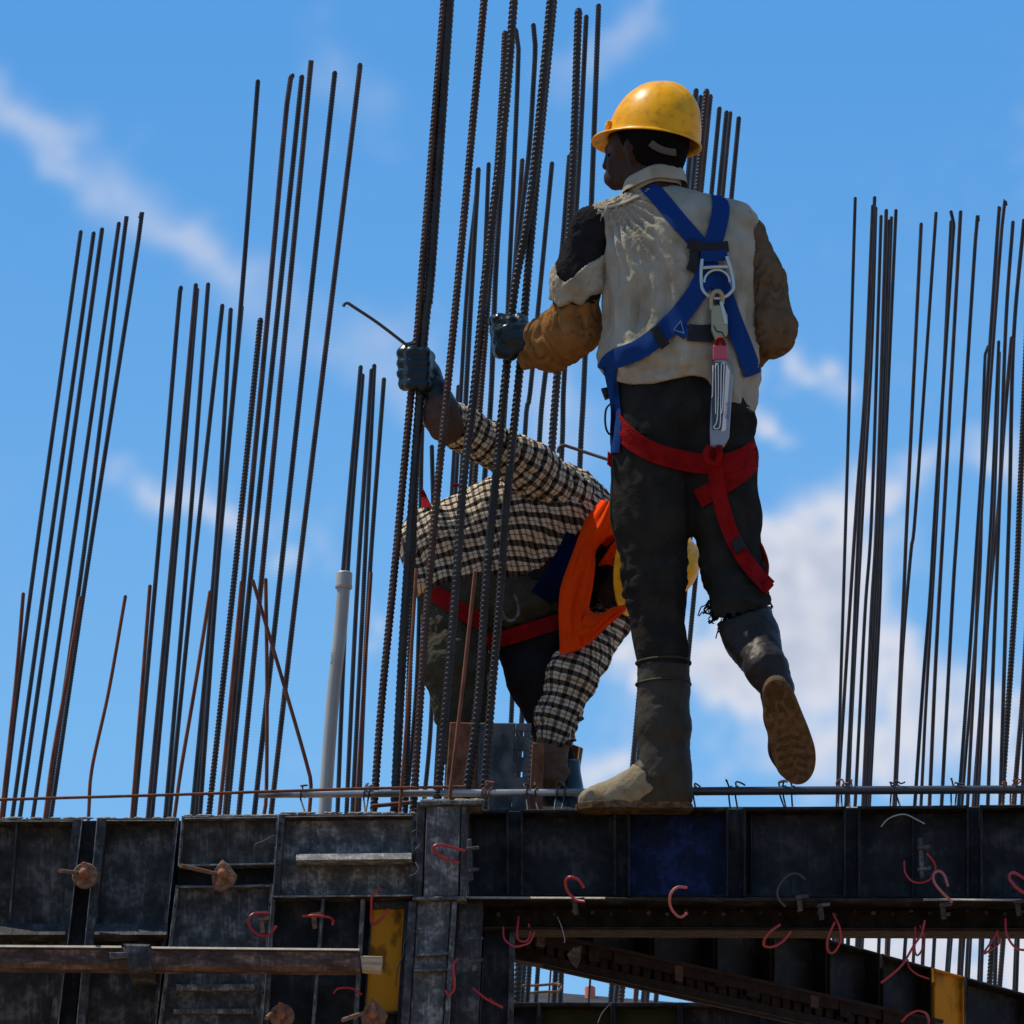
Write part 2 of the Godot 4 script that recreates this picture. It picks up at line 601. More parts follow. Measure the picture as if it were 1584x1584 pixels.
	mat("trousers", lin(0.027, 0.0255, 0.0225), 0.95, noise_tex("dusty", 0.011, [[0.0, 0.5, 0.5, 0.52], [0.45, 0.66, 0.66, 0.66], [0.7, 0.9, 0.88, 0.84], [1.0, 1.0, 0.95, 0.87]], 81), Vector3(2.2, 1.6, 2.2), crumple, 0.6)
	mat("trousers_olive", lin(0.055, 0.053, 0.039), 0.95, grime, Vector3(2.5, 2, 2.5), crumple, 0.9)
	mat("rubber", lin(0.023, 0.021, 0.018), 0.5, grime, Vector3(3.5, 2.2, 3.5), bumps, 0.35)
	mat("rubber_olive", lin(0.044, 0.039, 0.03), 0.6, grime, Vector3(3.5, 2.2, 3.5), bumps, 0.35).metallic_specular = 0.25
	mat("rubber_dusty", lin(0.25, 0.205, 0.13), 0.8, grime, Vector3(3.5, 3, 3.5), bumps, 0.4)
	mat("sole", lin(0.115, 0.082, 0.047), 0.9, rusty, Vector3(6, 6, 6), bumps, 0.6)
	mat("sole_groove", lin(0.07, 0.045, 0.02), 0.95, grime, Vector3(9, 9, 9))
	var glove := mat("glove", lin(0.006, 0.015, 0.018), 0.3, null, Vector3(5, 5, 5), bumps, 0.25)
	glove.metallic_specular = 0.36
	mat("webbing_blue", lin(0.008, 0.035, 0.14), 0.75, null, Vector3(9, 9, 9), weave, 0.5)
	mat("grey_band", lin(0.06, 0.06, 0.055), 0.8)
	mat("mortar", lin(0.36, 0.33, 0.27), 0.95, blotch, Vector3(9, 9, 9), bumps, 1.0)  # crumbs and dust; also colours the strips that paint in sunlit edges
	mat("webbing_navy", lin(0.003, 0.007, 0.03), 0.9)
	mat("webbing_red", lin(0.22, 0.007, 0.008), 0.75, grime, Vector3(3, 3, 3), weave, 0.5)
	mat("plastic_black", lin(0.014, 0.014, 0.016), 0.5)
	mat("ring_metal", lin(0.42, 0.45, 0.4), 0.35, null, Vector3.ONE, null, 1.0, 0.55)
	mat("hook_metal", lin(0.3, 0.25, 0.15), 0.4, null, Vector3.ONE, null, 1.0, 0.55)
	mat("pack_sleeve", lin(0.2, 0.22, 0.24), 0.25)
	mat("pack_web", lin(0.05, 0.07, 0.09), 0.8)
	mat("pack_seam", lin(0.6, 0.62, 0.6), 0.8)
	mat("pack_label", lin(0.55, 0.54, 0.5), 0.45)
	mat("faded_print", lin(0.12, 0.17, 0.3), 0.8)
	mat("ink_purple", lin(0.11, 0.07, 0.25), 0.6)
	mat("tag_red", lin(0.4, 0.05, 0.08), 0.5)
	var hel := mat("helmet_yellow", lin(0.78, 0.35, 0.0), 0.38, noise_tex("scuff", 0.012, [[0.0, 0.5], [0.28, 0.8], [0.42, 0.97], [1.0, 1.0]], 91), Vector3(5, 5, 5), bumps, 0.06)
	hel.clearcoat_enabled = true
	hel.clearcoat = 0.12
	hel.clearcoat_roughness = 0.2
	var oc := mat("cloth_orange", lin(0.82, 0.062, 0.004), 0.85, noise_tex("stain", 0.011, [[0.0, 0.6], [0.16, 0.85], [0.25, 0.98], [1.0, 1.0]], 95), Vector3(2.2, 2.2, 2.2), weave, 0.1)
	oc.backlight_enabled = true
	oc.backlight = lin(0.35, 0.012, 0.0)
	mat("work_glove", lin(0.13, 0.058, 0.026), 0.85, grime, Vector3(6, 6, 6), bumps, 0.5)
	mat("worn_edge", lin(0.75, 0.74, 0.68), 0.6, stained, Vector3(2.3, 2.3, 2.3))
	mat("pipe_dark", lin(0.035, 0.036, 0.042), 0.42)
	mat("cuff_leather", lin(0.07, 0.03, 0.016), 0.8, grime, Vector3(6, 6, 6), bumps, 0.5)
	# checked shirt: a woven pattern, drawn in the cloth's own coordinates (a repeat is 5 cm)
	var im := Image.create(256, 256, false, Image.FORMAT_RGB8)
	var n := FastNoiseLite.new()
	n.seed = 4
	n.frequency = 0.03
	for y in 256:
		for x in 256:
			var fx := x / 128.0 - floorf(x / 128.0)
			var fy := y / 128.0 - floorf(y / 128.0)
			var a := 0.88 if fy < 0.40 else (0.62 if absf(fy - 0.7) < 0.04 else 0.0)
			var b := 0.74 if fx < 0.27 else (0.6 if absf(fx - 0.64) < 0.06 else 0.0)
			var k := (1.0 - a) * (1.0 - b) * (0.9 + 0.2 * n.get_noise_2d(x * 3.0, y * 3.0))
			if a > 0.7 and b > 0.4: k *= 0.35
			im.set_pixel(x, y, lin(0.008 + 0.62 * k, 0.007 + 0.51 * k, 0.009 + 0.36 * k))
	im.generate_mipmaps()
	var pm := StandardMaterial3D.new()
	pm.resource_name = "checked_cloth"
	pm.albedo_texture = ImageTexture.create_from_image(im)
	pm.uv1_scale = Vector3(1.0 / 0.058, 1.0 / 0.058, 1)
	pm.roughness = 0.92
	pm.normal_enabled = true
	pm.normal_texture = crumple
	pm.normal_scale = 0.45
	mats["checked_cloth"] = pm
	for key in ["shirt_grey", "sleeve_brown", "sleeve_dull", "black_cloth", "trousers", "trousers_olive", "checked_cloth", "cloth_orange", "webbing_blue", "webbing_red", "hair", "pack_web"]:
		mats[key].metallic_specular = 0.12
	for key in ["bar_dark", "bar_brown"]:
		mats[key].metallic_specular = 0.38
	for key in ["roofing", "webbing_navy"]:
		mats[key].metallic_specular = 0.1
	for key in ["steel_warm", "steel_pale", "worn_edge", "steel_edge", "steel_patina", "steel_dark", "steel_beam", "steel_brown", "steel_blue", "skin", "green_panel", "plastic_black", "rubber", "rubber_dusty", "sole", "sole_groove", "helmet_yellow", "yellow_panel", "tube_rust"]:
		mats[key].metallic_specular = 0.26

# old shutter steel: dark paint, wiped cement film, runs, splashes and scratches, one metre to the repeat
func stained_steel() -> ImageTexture:
	var S := 768
	var a := FastNoiseLite.new()
	a.seed = 101
	a.frequency = 0.012
	a.fractal_octaves = 5
	var film := a.get_seamless_image(S, S)
	a.seed = 102
	a.frequency = 0.05
	var fine := a.get_seamless_image(S, S)
	a.seed = 103
	a.frequency = 0.02
	var runs := a.get_seamless_image(S, S)
	var v := PackedFloat32Array()
	v.resize(S * S)
	for y in S:
		for x in S:
			var f := film.get_pixel(x, y).r
			var g := fine.get_pixel(x, y).r
			var r := runs.get_pixel((x * 5) % S, int(y * 0.34) % S).r
			var k := 0.08 + 0.13 * g + 0.10 * smoothstep(0.35, 0.65, f)
			k += 0.2 * smoothstep(0.5, 0.8, r) * smoothstep(0.42, 0.65, f)
			k += 0.2 * smoothstep(0.56, 0.76, f * 0.6 + g * 0.4)
			v[y * S + x] = k
	var rg := RandomNumberGenerator.new()
	rg.seed = 55
	for i in 900:           # splashes and runs of cement milk
		var x := rg.randi() % S
		var y := rg.randi() % S
		var kind := rg.randf()
		var w := 1 if kind < 0.7 else 2 + rg.randi() % 3
		var l := rg.randi_range(1, 4) if kind < 0.6 else (rg.randi_range(15, 110) if kind < 0.85 else rg.randi_range(3, 9))
		var s := rg.randf_range(0.08, 0.5) * (0.45 if l > 12 else 1.0)
		for dy in l:
			for dx in w:
				var q := posmod(y + dy, S) * S + posmod(x + dx + int(dy * 0.02 * (i % 5 - 2)), S)
				v[q] = lerpf(v[q], 0.9, s * (1.0 - 0.6 * float(dy) / l))
	for i in 170:           # scratches
		var p := Vector2(rg.randf() * S, rg.randf() * S)
		var d := Vector2.from_angle(rg.randf_range(-0.5, 0.5) + (PI / 2 if i % 2 else 0.0))
		var s := rg.randf_range(0.1, 0.4)
		for t in rg.randi_range(10, 70):
			var q := posmod(int(p.y), S) * S + posmod(int(p.x), S)
			v[q] = lerpf(v[q], 0.75 if i % 3 else 0.03, s)
			p += d
	var im := Image.create(S, S, false, Image.FORMAT_RGB8)
	for y in S:
		for x in S:
			var k := v[y * S + x]
			var warm := smoothstep(0.25, 0.8, k)
			im.set_pixel(x, y, lin(k * lerpf(0.94, 1.0, warm), k * lerpf(0.97, 0.97, warm), k * lerpf(1.02, 0.86, warm)))
	return ImageTexture.create_from_image(im)

# ---------------------------------------------------------------- sky: clear tropical blue with torn fair-weather clouds
var cn := FastNoiseLite.new()
var cw := FastNoiseLite.new()
var puffs: Array = []

func sky_color(az: float, el: float) -> Color:     # degrees; azimuth from the view direction
	var e := clampf(el / 90.0, 0.0, 1.0)
	var top := Vector3(0.045, 0.15, 0.46)
	var mid := Vector3(0.094, 0.332, 0.757)
	var low := Vector3(0.272, 0.586, 0.941)
	var c := low.lerp(mid, smoothstep(0.06, 0.235, e)).lerp(top, smoothstep(0.22, 0.9, e))
	if el < 0: return Color(0.3, 0.29, 0.27)
	# cloud
	var d := Vector3(cos(deg_to_rad(el)) * sin(deg_to_rad(az)), sin(deg_to_rad(el)), -cos(deg_to_rad(el)) * cos(deg_to_rad(az))) * 100.0
	var w := Vector3(cw.get_noise_3dv(d), cw.get_noise_3dv(d + Vector3(31, 7, 3)), 0) * 1.3
	var fine := cn.get_noise_3dv(d * 0.8 + Vector3(w.x, w.y, w.x) * 3.0) * 0.5 + 0.5
	var thick := 0.0
	var soft := 0.0
	for p in puffs:       # [az, el, half width, half height, tilt, strength]
		var dx := wrapf(az - p[0], -180.0, 180.0) * cos(deg_to_rad(el)) + w.x * 0.35
		var dy: float = el - p[1] + w.y * 0.35
		if absf(dx) > p[2] * 2.6 + p[3] * 2.6 or absf(dy) > p[2] * 2.6 + p[3] * 2.6: continue
		var u: float = (dx * cos(p[4]) + dy * sin(p[4])) / p[2]
		var v: float = (-dx * sin(p[4]) + dy * cos(p[4])) / p[3]
		var g := exp(-(u * u + v * v))
		thick += g * p[5]
		if p[6] > 0.0: soft = maxf(soft, minf(g * 2.0, 1.0) * p[6])
	var cover := smoothstep(0.1, 0.85, thick * lerpf(0.38 + 1.2 * smoothstep(0.25, 0.8, fine), 0.72 + 0.5 * fine, soft))
	var veil := 0.16 * smoothstep(0.5, 0.9, fine) * smoothstep(0.45, 0.8, cw.get_noise_3dv(d * 0.25) * 0.5 + 0.5)
	var lit := Vector3(0.77, 0.77, 0.83).lerp(Vector3(0.52, 0.56, 0.68), smoothstep(0.5, 1.4, thick) * smoothstep(0.75, 0.3, fine))
	c = c.lerp(Vector3(0.42, 0.48, 0.76), veil).lerp(lit, cover * 0.92)
	return Color(c.x, c.y, c.z)

func cloud_at(px: float, py: float, w: float, h: float, tilt: float, strength: float, soft := 0.0) -> void:
	var r := ray(px, py).normalized()
	var k := 57.2958 / FOCAL
	puffs.append([rad_to_deg(atan2(r.x, -r.z)), rad_to_deg(asin(r.y)), w * k, h * k, tilt, strength, soft])

func make_sky() -> PanoramaSkyMaterial:
	cn.seed = 12
	cn.noise_type = FastNoiseLite.TYPE_SIMPLEX_SMOOTH
	cn.frequency = 0.62
	cn.fractal_octaves = 5
	cw.seed = 5
	cw.frequency = 0.5
	cw.fractal_octaves = 3
	cloud_at(-10, 180, 120, 36, -0.5, 0.38, 0.85)
	cloud_at(105, 245, 150, 52, -0.6, 0.21, 0.95)
	cloud_at(230, 330, 190, 70, -0.8, 0.25, 1.0)
	cloud_at(340, 420, 160, 60, -0.8, 0.32, 1.0)
	cloud_at(285, 770, 120, 52, -0.2, 0.62, 0.6)
	cloud_at(420, 830, 120, 40, -0.4, 0.3)
	cloud_at(990, 50, 200, 50, 0.9, 0.4, 1.0)
	cloud_at(530, 110, 150, 60, -0.9, 0.3, 1.0)
	cloud_at(600, 550, 190, 70, -0.6, 0.36, 1.0)
	cloud_at(1275, 575, 95, 30, -0.55, 0.55, 0.6)
	cloud_at(1180, 640, 40, 40, 0.0, 0.62)
	cloud_at(1260, 890, 110, 110, 0.1, 1.4, 0.45)
	cloud_at(1180, 970, 130, 100, 0.0, 0.95, 0.5)
	cloud_at(1400, 1040, 130, 60, -0.1, 0.6, 0.6)
	cloud_at(1120, 1050, 150, 70, -0.4, 0.8, 0.6)
	cloud_at(960, 1010, 60, 90, 0.0, 0.6)
	cloud_at(930, 1190, 90, 45, 0.0, 0.65, 0.6)
	cloud_at(1290, 1170, 150, 60, 0.2, 0.75, 0.6)
	cloud_at(1400, 750, 150, 36, 0.1, 0.4, 0.6)
	cloud_at(1560, 690, 60, 50, 0.0, 0.5, 0.6)
	cloud_at(1520, 1130, 130, 90, 0.0, 0.7, 0.6)
	cloud_at(1400, 1480, 260, 120, 0.0, 1.2)
	cloud_at(330, 1180, 140, 40, 0.0, 0.35)
	cloud_at(570, 960, 60, 55, 0.0, 0.4)
	cloud_at(870, 630, 140, 90, -0.5, 0.42, 0.9)
	var r := RandomNumberGenerator.new()
	r.seed = 77
	for i in 620:          # the same kind of clouds all round
		var az := r.randf_range(5.5, 354.5)
		var el := 4.0 + 66.0 * pow(r.randf(), 1.3)
		if absf(wrapf(az, -180, 180)) < 6.0: continue
		var s := r.randf_range(0.5, 3.2)
		puffs.append([az, el, s * r.randf_range(0.7, 1.5), s * r.randf_range(0.3, 0.7), r.randf_range(-0.6, 0.6), r.randf_range(0.3, 1.3), r.randf() * 0.8])
	var W := 4096
	var H := 2048
	var small := Image.create(512, 256, false, Image.FORMAT_RGB8)
	for y in 256:
		var el := 90.0 - (y + 0.5) / 256.0 * 180.0
		for x in 512:
			if el < -1.0: small.set_pixel(x, y, Color(0.3, 0.29, 0.27).linear_to_srgb())
			else: small.set_pixel(x, y, sky_color(wrapf((x + 0.5) / 512.0 * 360.0, -180, 180), el).linear_to_srgb())
	small.resize(W, H, Image.INTERPOLATE_CUBIC)
	var y0 := int((90.0 - 24.0) / 180.0 * H)
	var y1 := int((90.0 - 6.0) / 180.0 * H)
	for y in range(y0, y1):
		var el := 90.0 - (y + 0.5) / H * 180.0
		for k in range(-110, 110):
			small.set_pixel(posmod(k, W), y, sky_color((k + 0.5) / W * 360.0, el).linear_to_srgb())
	var p := PanoramaSkyMaterial.new()
	p.panorama = ImageTexture.create_from_image(small)
	return p

# ---------------------------------------------------------------- formwork
func c3(a: Array) -> Vector3:
	return at(a[0], a[1], a[2])

# one steel formwork panel: sunken face, raised edge flanges. Corners [x, y, z] clockwise from top left, flange widths in photo pixels
func panel(label: String, corners: Array, face: String, edge: String, wl: float, wr: float, wt: float, wb: float, sink := 0.06, group := "steel formwork panels", ribs: Array = []) -> Node3D:
	var tl := c3(corners[0]); var tr := c3(corners[1]); var br := c3(corners[2]); var bl := c3(corners[3])
	var across := tr - tl
	var back := Vector3(across.z, 0, -across.x).normalized()
	if back.z > 0: back = -back
	var o := thing("formwork_panel", bl, label, "formwork panel", group)
	var W := tl.distance_to(tr) / PX
	var H := tl.distance_to(bl) / PX
	var P := func(u: float, v: float, d: float) -> Vector3:
		return tl.lerp(tr, u).lerp(bl.lerp(br, u), v) + back * d
	var a := wl / W; var b := 1.0 - wr / W; var t := wt / H; var e := 1.0 - wb / H
	var mb := MB.new()
	mb.prism([P.call(a * 0.3, t * 0.3, sink), P.call(1 - (1 - b) * 0.3, t * 0.3, sink), P.call(1 - (1 - b) * 0.3, 1 - (1 - e) * 0.3, sink), P.call(a * 0.3, 1 - (1 - e) * 0.3, sink)], back * 0.005, 0.0005)
	put("face_sheet", mb, mats[face], o)
	var strips := [[0.0, 0.0, a, 1.0, wl], [b, 0.0, 1.0, 1.0, wr], [a, 0.0, b, t, wt], [a, e, b, 1.0, wb]]
	for i in 4:
		var s: Array = strips[i]
		if s[4] <= 0: continue
		mb = MB.new()
		var d := 0.0 if i < 2 else 0.003
		mb.prism([P.call(s[0], s[1], d), P.call(s[2], s[1], d), P.call(s[2], s[3], d), P.call(s[0], s[3], d)], back * (sink + 0.008), 0.0022)
		put("edge_flange", mb, mats[edge], o)
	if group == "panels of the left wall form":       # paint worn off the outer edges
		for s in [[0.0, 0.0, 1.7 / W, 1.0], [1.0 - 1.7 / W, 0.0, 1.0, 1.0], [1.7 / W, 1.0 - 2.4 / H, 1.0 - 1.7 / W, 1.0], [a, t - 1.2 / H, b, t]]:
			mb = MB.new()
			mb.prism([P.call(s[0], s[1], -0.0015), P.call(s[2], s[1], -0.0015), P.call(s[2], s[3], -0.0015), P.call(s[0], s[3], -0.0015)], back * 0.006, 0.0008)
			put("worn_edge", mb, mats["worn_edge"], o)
	if group == "panels of the left wall form" or group == "panels along the face of the beam":
		for hx in [wl * 0.5 / W, 1.0 - wr * 0.5 / W]:
			for k in 4:
				var c: Vector3 = P.call(hx, 0.12 + 0.25 * k, -0.0006)
				mb = MB.new()
				mb.tube(PackedVector3Array([c + back * 0.004, c]), PackedFloat32Array([0.0034, 0.0034]), 8)
				put("bolt_hole", mb, mats["plastic_black"], o)
	for r in ribs:      # [u0, v0, u1, v1, depth below the flange]
		mb = MB.new()
		mb.prism([P.call(r[0], r[1], r[4]), P.call(r[2], r[1], r[4]), P.call(r[2], r[3], r[4]), P.call(r[0], r[3], r[4])], back * maxf(sink - r[4] - 0.001, 0.004), 0.002)
		put("rib", mb, mats[edge], o)
	return o

func plate(pts: Array, back: Vector3, bev := 0.002) -> MB:
	var mb := MB.new()
	var w := []
	for p in pts: w.append(c3(p))
	mb.prism(w, back, bev)
	return mb

func rod(pts: Array, r_px: float, sides := 8, step := 0.012) -> MB:    # pts [x, y, z]
	var w := []
	for p in pts: w.append(c3(p))
	var s := smooth3(w, step)
	var rr := PackedFloat32Array()
	rr.resize(s.size())
	rr.fill(r_px * PX)
	var mb := MB.new()
	mb.tube(s, rr, sides)
	return mb

func build_structure() -> void:
	var B := Vector3(0, 0, -1)
	# ground
	var mb := MB.new()
	var g := []
	for i in 41:
		var row := []
		for j in 41:
			var x := signf(j - 20) * pow(absf(j - 20) / 20.0, 2.2) * 900.0
			var z := signf(i - 20) * pow(absf(i - 20) / 20.0, 2.2) * 900.0
			row.append(Vector3(x, 0.05 * sin(x * 0.7) * cos(z * 0.6) * clampf(1.0 - absf(x) / 60.0, 0.0, 1.0) - 0.05, z))
		g.append(row)
	mb.grid(g)
	var gr := single("ground", mb, mats["earth"], Vector3.ZERO, "bare beige earth of the building site", "ground")
	gr.set_meta("kind", "structure")
	# far building
	var hb := at(700, 1600, -95)
	var ridge := at(850, 1536, -95).y
	var house := thing("grey_roofed_building", Vector3(at(640, 1600, -95).x, 0, -95), "far building with a grey hipped roof glimpsed below the steel beam", "building")
	var xr := at(866, 1536, -95).x
	var xe := xr + 4.5
	var xl := xr - 12.0
	var ye := ridge - 1.25
	mb = MB.new()
	mb.box(Vector3((xl + xe) / 2 , ye / 2, -95), Vector3((xe - xl) / 2 - 0.5, 0, 0), Vector3(0, ye / 2, 0), Vector3(0, 0, 4.0), 0.02)
	put("wall", mb, mats["plaster"], house)
	mb = MB.new()
	var e1 := Vector3(xl - 2, ye, -90.4); var e2 := Vector3(xe, ye, -90.4); var e3 := Vector3(xe, ye, -99.6); var e4 := Vector3(xl - 2, ye, -99.6)
	var r1 := Vector3(xl + 2.5, ridge, -95); var r2 := Vector3(xr, ridge, -95)
	mb.quad(e1, e2, r2, r1, Vector3(0, 1, 1)); mb.quad(e3, e4, r1, r2, Vector3(0, 1, -1))
	mb.tri(e2, e3, r2, Vector3(1, 1, 0)); mb.tri(e4, e1, r1, Vector3(-1, 1, 0))
	mb.quad(e1, e2, e3, e4, Vector3(0, -1, 0))
	put("roof", mb, mats["roofing"], house)
	for i in 5:
		mb = MB.new()
		mb.box(Vector3(xl + 2.0 + i * 3.0, ye - 1.7, -90.98), Vector3(0.6, 0, 0), Vector3(0, 0.7, 0), Vector3(0, 0, 0.04), 0.01)
		put("window", mb, mats["glass_dark"], house)
	mb = MB.new()
	mb.tube(PackedVector3Array([Vector3(xr + 0.5, ridge - 0.6, -94.0), Vector3(xr + 0.5, ridge - 0.1, -94.0), Vector3(xr + 0.5, ridge - 0.06, -94.0)]), PackedFloat32Array([0.09, 0.09, 0.03]), 10)
	put("roof_vent", mb, mats["orange_tank"], house, "orange roof vent")

	# --- the main beam: a row of panels between column and right edge
	var zb := -0.03
	var top := func(x: float) -> float: return 1252.0 - 8.0 * (x - 725.0) / 859.0
	var bot := func(x: float) -> float: return 1385.0 + 4.0 * (x - 725.0) / 859.0
	var spans := [[724, 787, "steel_beam", "narrow black beam panel right beside the grey column plate"], [805, 953, "steel_beam", "black beam panel directly below the toe of the standing worker's left boot"], [971, 1127, "steel_blue", "blue beam panel below the standing worker, the only blue one"], [1150, 1309, "steel_beam", "black beam panel below the worker's raised boot, right of the blue panel"], [1327, 1499, "steel_beam", "black beam panel with a curved wire and steel pin hanging on it"], [1516, 1620, "steel_beam", "black beam panel cut off by the right picture edge"]]
	for s in spans:
		var x0: float = s[0]
		var x1: float = s[1]
		var ribs := []
		if x0 == 1327.0: ribs = [[0.49, 0.05, 0.515, 0.95, 0.035]]
		if x0 == 1150.0: ribs = [[0.07, 0.05, 0.09, 0.95, 0.03]]
		panel(s[3], [[x0, top.call(x0), zb], [x1, top.call(x1), zb], [x1, bot.call(x1), zb], [x0, bot.call(x0), zb]], s[2], "steel_beam", 4, 4, 5, 3, 0.06, "panels along the face of the beam", ribs)
	for gx in [[789, 803, "dark recessed strip between the two panels nearest the column"], [955, 969, "dark recessed strip at the blue panel's left side"], [1129, 1148, "dark recessed strip at the blue panel's right side"], [1311, 1325, "dark recessed strip below the ties right of the raised boot"], [1501, 1514, "dark recessed strip nearest the right end of the beam"]]:
		mb = plate([[gx[0] - 3, top.call(gx[0]) + 3, zb - 0.045], [gx[1] + 3, top.call(gx[1]) + 3, zb - 0.045], [gx[1] + 3, bot.call(gx[1]) + 16, zb - 0.045], [gx[0] - 3, bot.call(gx[0]) + 16, zb - 0.045]], B * 0.03)
		single("joint_filler", mb, mats["steel_beam"], at(gx[0], bot.call(gx[0]), zb - 0.06), gx[2], "filler strip", "recessed strips between beam panels")
	# beam body behind the panels: bottom waler, soffit, rear board
	mb = plate([[722, 1387, 0.05], [1640, 1391, 0.05], [1640, 1395, 0.05], [722, 1391, 0.05]], B * 0.16, 0.0022)
	single("beam_waler", mb, mats["steel_beam"], at(722, 1391, 0.0), "long thin steel ledge under the beam panels with sunlit lip", "steel angle")
	for e in [[724, 936, "pale strip painted as the sunlit edge of the steel ledge below the panels by the column"], [1428, 1630, "pale strip painted as the sunlit edge of the steel ledge at the right picture edge"]]:  # added pale strips, tilted up, paint sunlight onto two stretches of the lip
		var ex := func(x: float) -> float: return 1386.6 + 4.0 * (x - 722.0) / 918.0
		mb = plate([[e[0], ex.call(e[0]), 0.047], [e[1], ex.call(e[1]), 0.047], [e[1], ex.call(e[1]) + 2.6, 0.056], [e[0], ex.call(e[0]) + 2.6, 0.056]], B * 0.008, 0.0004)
		single("sunlit_edge_strip", mb, mats["mortar"], at(e[0], 1390, 0.05), e[2], "sunlit edge strip", "pale strips painted as sunlit edges of the steel ledge")
	var ap := thing("perforated_angle", at(724, 1436, -0.08), "dark brown perforated steel angle hanging below the beam ledge", "steel angle")
	mb = plate([[724, 1396, -0.06], [1640, 1399, -0.06], [1640, 1436, -0.06], [724, 1433, -0.06]], B * 0.008)
	put("angle_face", mb, mats["steel_brown"], ap)
	mb = plate([[724, 1434, 0.0], [1640, 1437, 0.0], [1640, 1441, 0.0], [724, 1438, 0.0]], B * 0.09)
	put("angle_lip", mb, mats["steel_brown"], ap)
	for i in 30:
		var hx := 742.0 + i * 29.0
		mb = MB.new()
		var c := at(hx, 1412.0 + 3.0 * sin(i * 2.1), -0.0585)
		mb.tube(PackedVector3Array([c + B * 0.002, c - B * 0.004]), PackedFloat32Array([0.0062, 0.005]), 8)
		put("rivet", mb, mats["steel_edge" if i % 4 == 1 else "steel_dark"], ap)
	mb = plate([[724, 1396, -0.12], [1640, 1400, -0.12], [1640, 1404, -0.12], [724, 1400, -0.12]], B * 0.3)
	single("beam_soffit", mb, mats["steel_brown"], at(724, 1400, -0.3), "underside sheet closing the beam form from below", "soffit sheet")
	var bp0 := at(722, 1262, -0.43)
	var bp1 := at(1640, 1254, -0.43)
	mb = MB.new()
	mb.prism([bp0, bp1, bp1 + Vector3(0, -0.2, 0), bp0 + Vector3(0, -0.2, 0)], B * 0.01)
	single("beam_back_sheet", mb, mats["steel_dark"], at(724, 1400, -0.43), "rear steel sheet of the beam form behind the pipe", "formwork sheet")
	for i in 4:
		mb = MB.new()
		mb.box(at(760 + i * 0, 1272, -0.57 - 0.215 * i) + Vector3(0.75, 0, 0), Vector3(0.9, 0, 0), Vector3(0, 0.018, 0), Vector3(0, 0, 0.1), 0.003)
		single("walkway_plank", mb, mats["timber"], at(760, 1272, -0.57 - 0.215 * i), "timber walkway plank behind the beam, number %s from the front" % ["one", "two", "three", "four"][i], "plank", "planks the bending worker stands on")

	# --- second beam running back to the right at an angle
	var zs := func(x: float) -> float: return -0.53 - 0.0018 * (x - 800.0)
	var t2 := func(x: float) -> float: return 1440.0 + (x - 1240.0) * 0.2762
	var b2 := func(x: float) -> float: return 1440.0 + (x - 800.0) * 0.222
	var cuts := [770, 915, 1010, 1108, 1196, 1282, 1364, 1444, 1494, 1600]
	var names := ["nearest panel of the angled rear beam, close to the column", "second panel of the angled rear beam, in deep shade", "third panel of the angled rear beam behind the wire hooks", "fourth panel of the angled rear beam under the blue panel", "dark panel of the angled rear beam where the first red loop dangles", "dark panel of the angled rear beam below the second hanging red loop", "dark panel of the angled rear beam left of the yellow one", "narrow yellow panel set in the angled rear beam", "dark panel of the angled rear beam right of the yellow one"]
	for i in 9:
		var x0: float = cuts[i] + 2.0
		var x1: float = cuts[i + 1] - 2.0
		var yel := i == 7
		panel(names[i], [[x0, t2.call(x0), zs.call(x0)], [x1, t2.call(x1), zs.call(x1)], [x1, b2.call(x1) + (40.0 if i > 5 else 0.0), zs.call(x1)], [x0, b2.call(x0) + (40.0 if i > 5 else 0.0), zs.call(x0)]], "yellow_panel" if yel else "steel_beam", "yellow_panel" if yel else "steel_beam", 3, 3, 4, 4, 0.012 if yel else 0.05, "panels of the angled rear beam")
	# slotted angle along its lower edge
	var sa := thing("slotted_angle", at(800, 1470, -0.5), "rusty slotted steel angle along the lower edge of the angled beam", "steel angle")
	var strip := func(x0: float, x1: float, o0: float, o1: float, out: float) -> MB:
		var q := []
		for p in [[x0, o0], [x1, o0], [x1, o1], [x0, o1]]: q.append([p[0], b2.call(p[0]) + p[1], zs.call(p[0]) + out])
		return plate(q, Vector3(-0.6, 0, -0.8) * 0.01, 0.001)
	put("upper_strip", strip.call(795, 1460, -2, 12, 0.03), mats["steel_brown"], sa)
	put("lower_strip", strip.call(795, 1460, 28, 42, 0.03), mats["steel_brown"], sa)
	put("lip", strip.call(795, 1460, 43, 48, 0.07), mats["steel_brown"], sa)
	for i in 40:
		var x := 796.0 + i * 16.6
		put("web", strip.call(x, x + 11.5, 12.3, 27.7, 0.03), mats["steel_brown"], sa)
	put("upper_ledge", strip.call(795, 1460, -9, -4, 0.075), mats["steel_brown"], sa)
	for i in 9:
		var x := 830.0 + i * 68.0 + 17.0 * sin(i * 2.3)
		put("clamp_plate", strip.call(x, x + 13.0 + 4.0 * (i % 3), -4, 16 + 5 * (i % 2), 0.05), mats["tube_rust" if i % 3 == 0 else "steel_brown"], sa)
	put("back_web", strip.call(795, 1460, 0, 42, -0.002), mats["steel_beam"], sa)
	# third beam, far back, under the gap
	var z3 := -2.5
	var c5 := [780, 834, 948, 1052, 1180, 1320]
	for i in 5:
		panel(["dark end panel of the far back beam seen under the gap", "olive green panel in the far back beam, left one", "olive green panel in the far back beam, right one", "black panel of the far back beam right of the olive ones", "black panel ending the far back beam at its right"][i], [[c5[i] + 0.2, 1550, z3], [c5[i + 1] - 0.2, 1550, z3], [c5[i + 1] - 0.2, 1660, z3], [c5[i] + 0.2, 1660, z3]], "green_panel" if i in [1, 2] else "steel_beam", "steel_beam", 4, 4, 7, 4, 0.05, "panels of the far back beam")

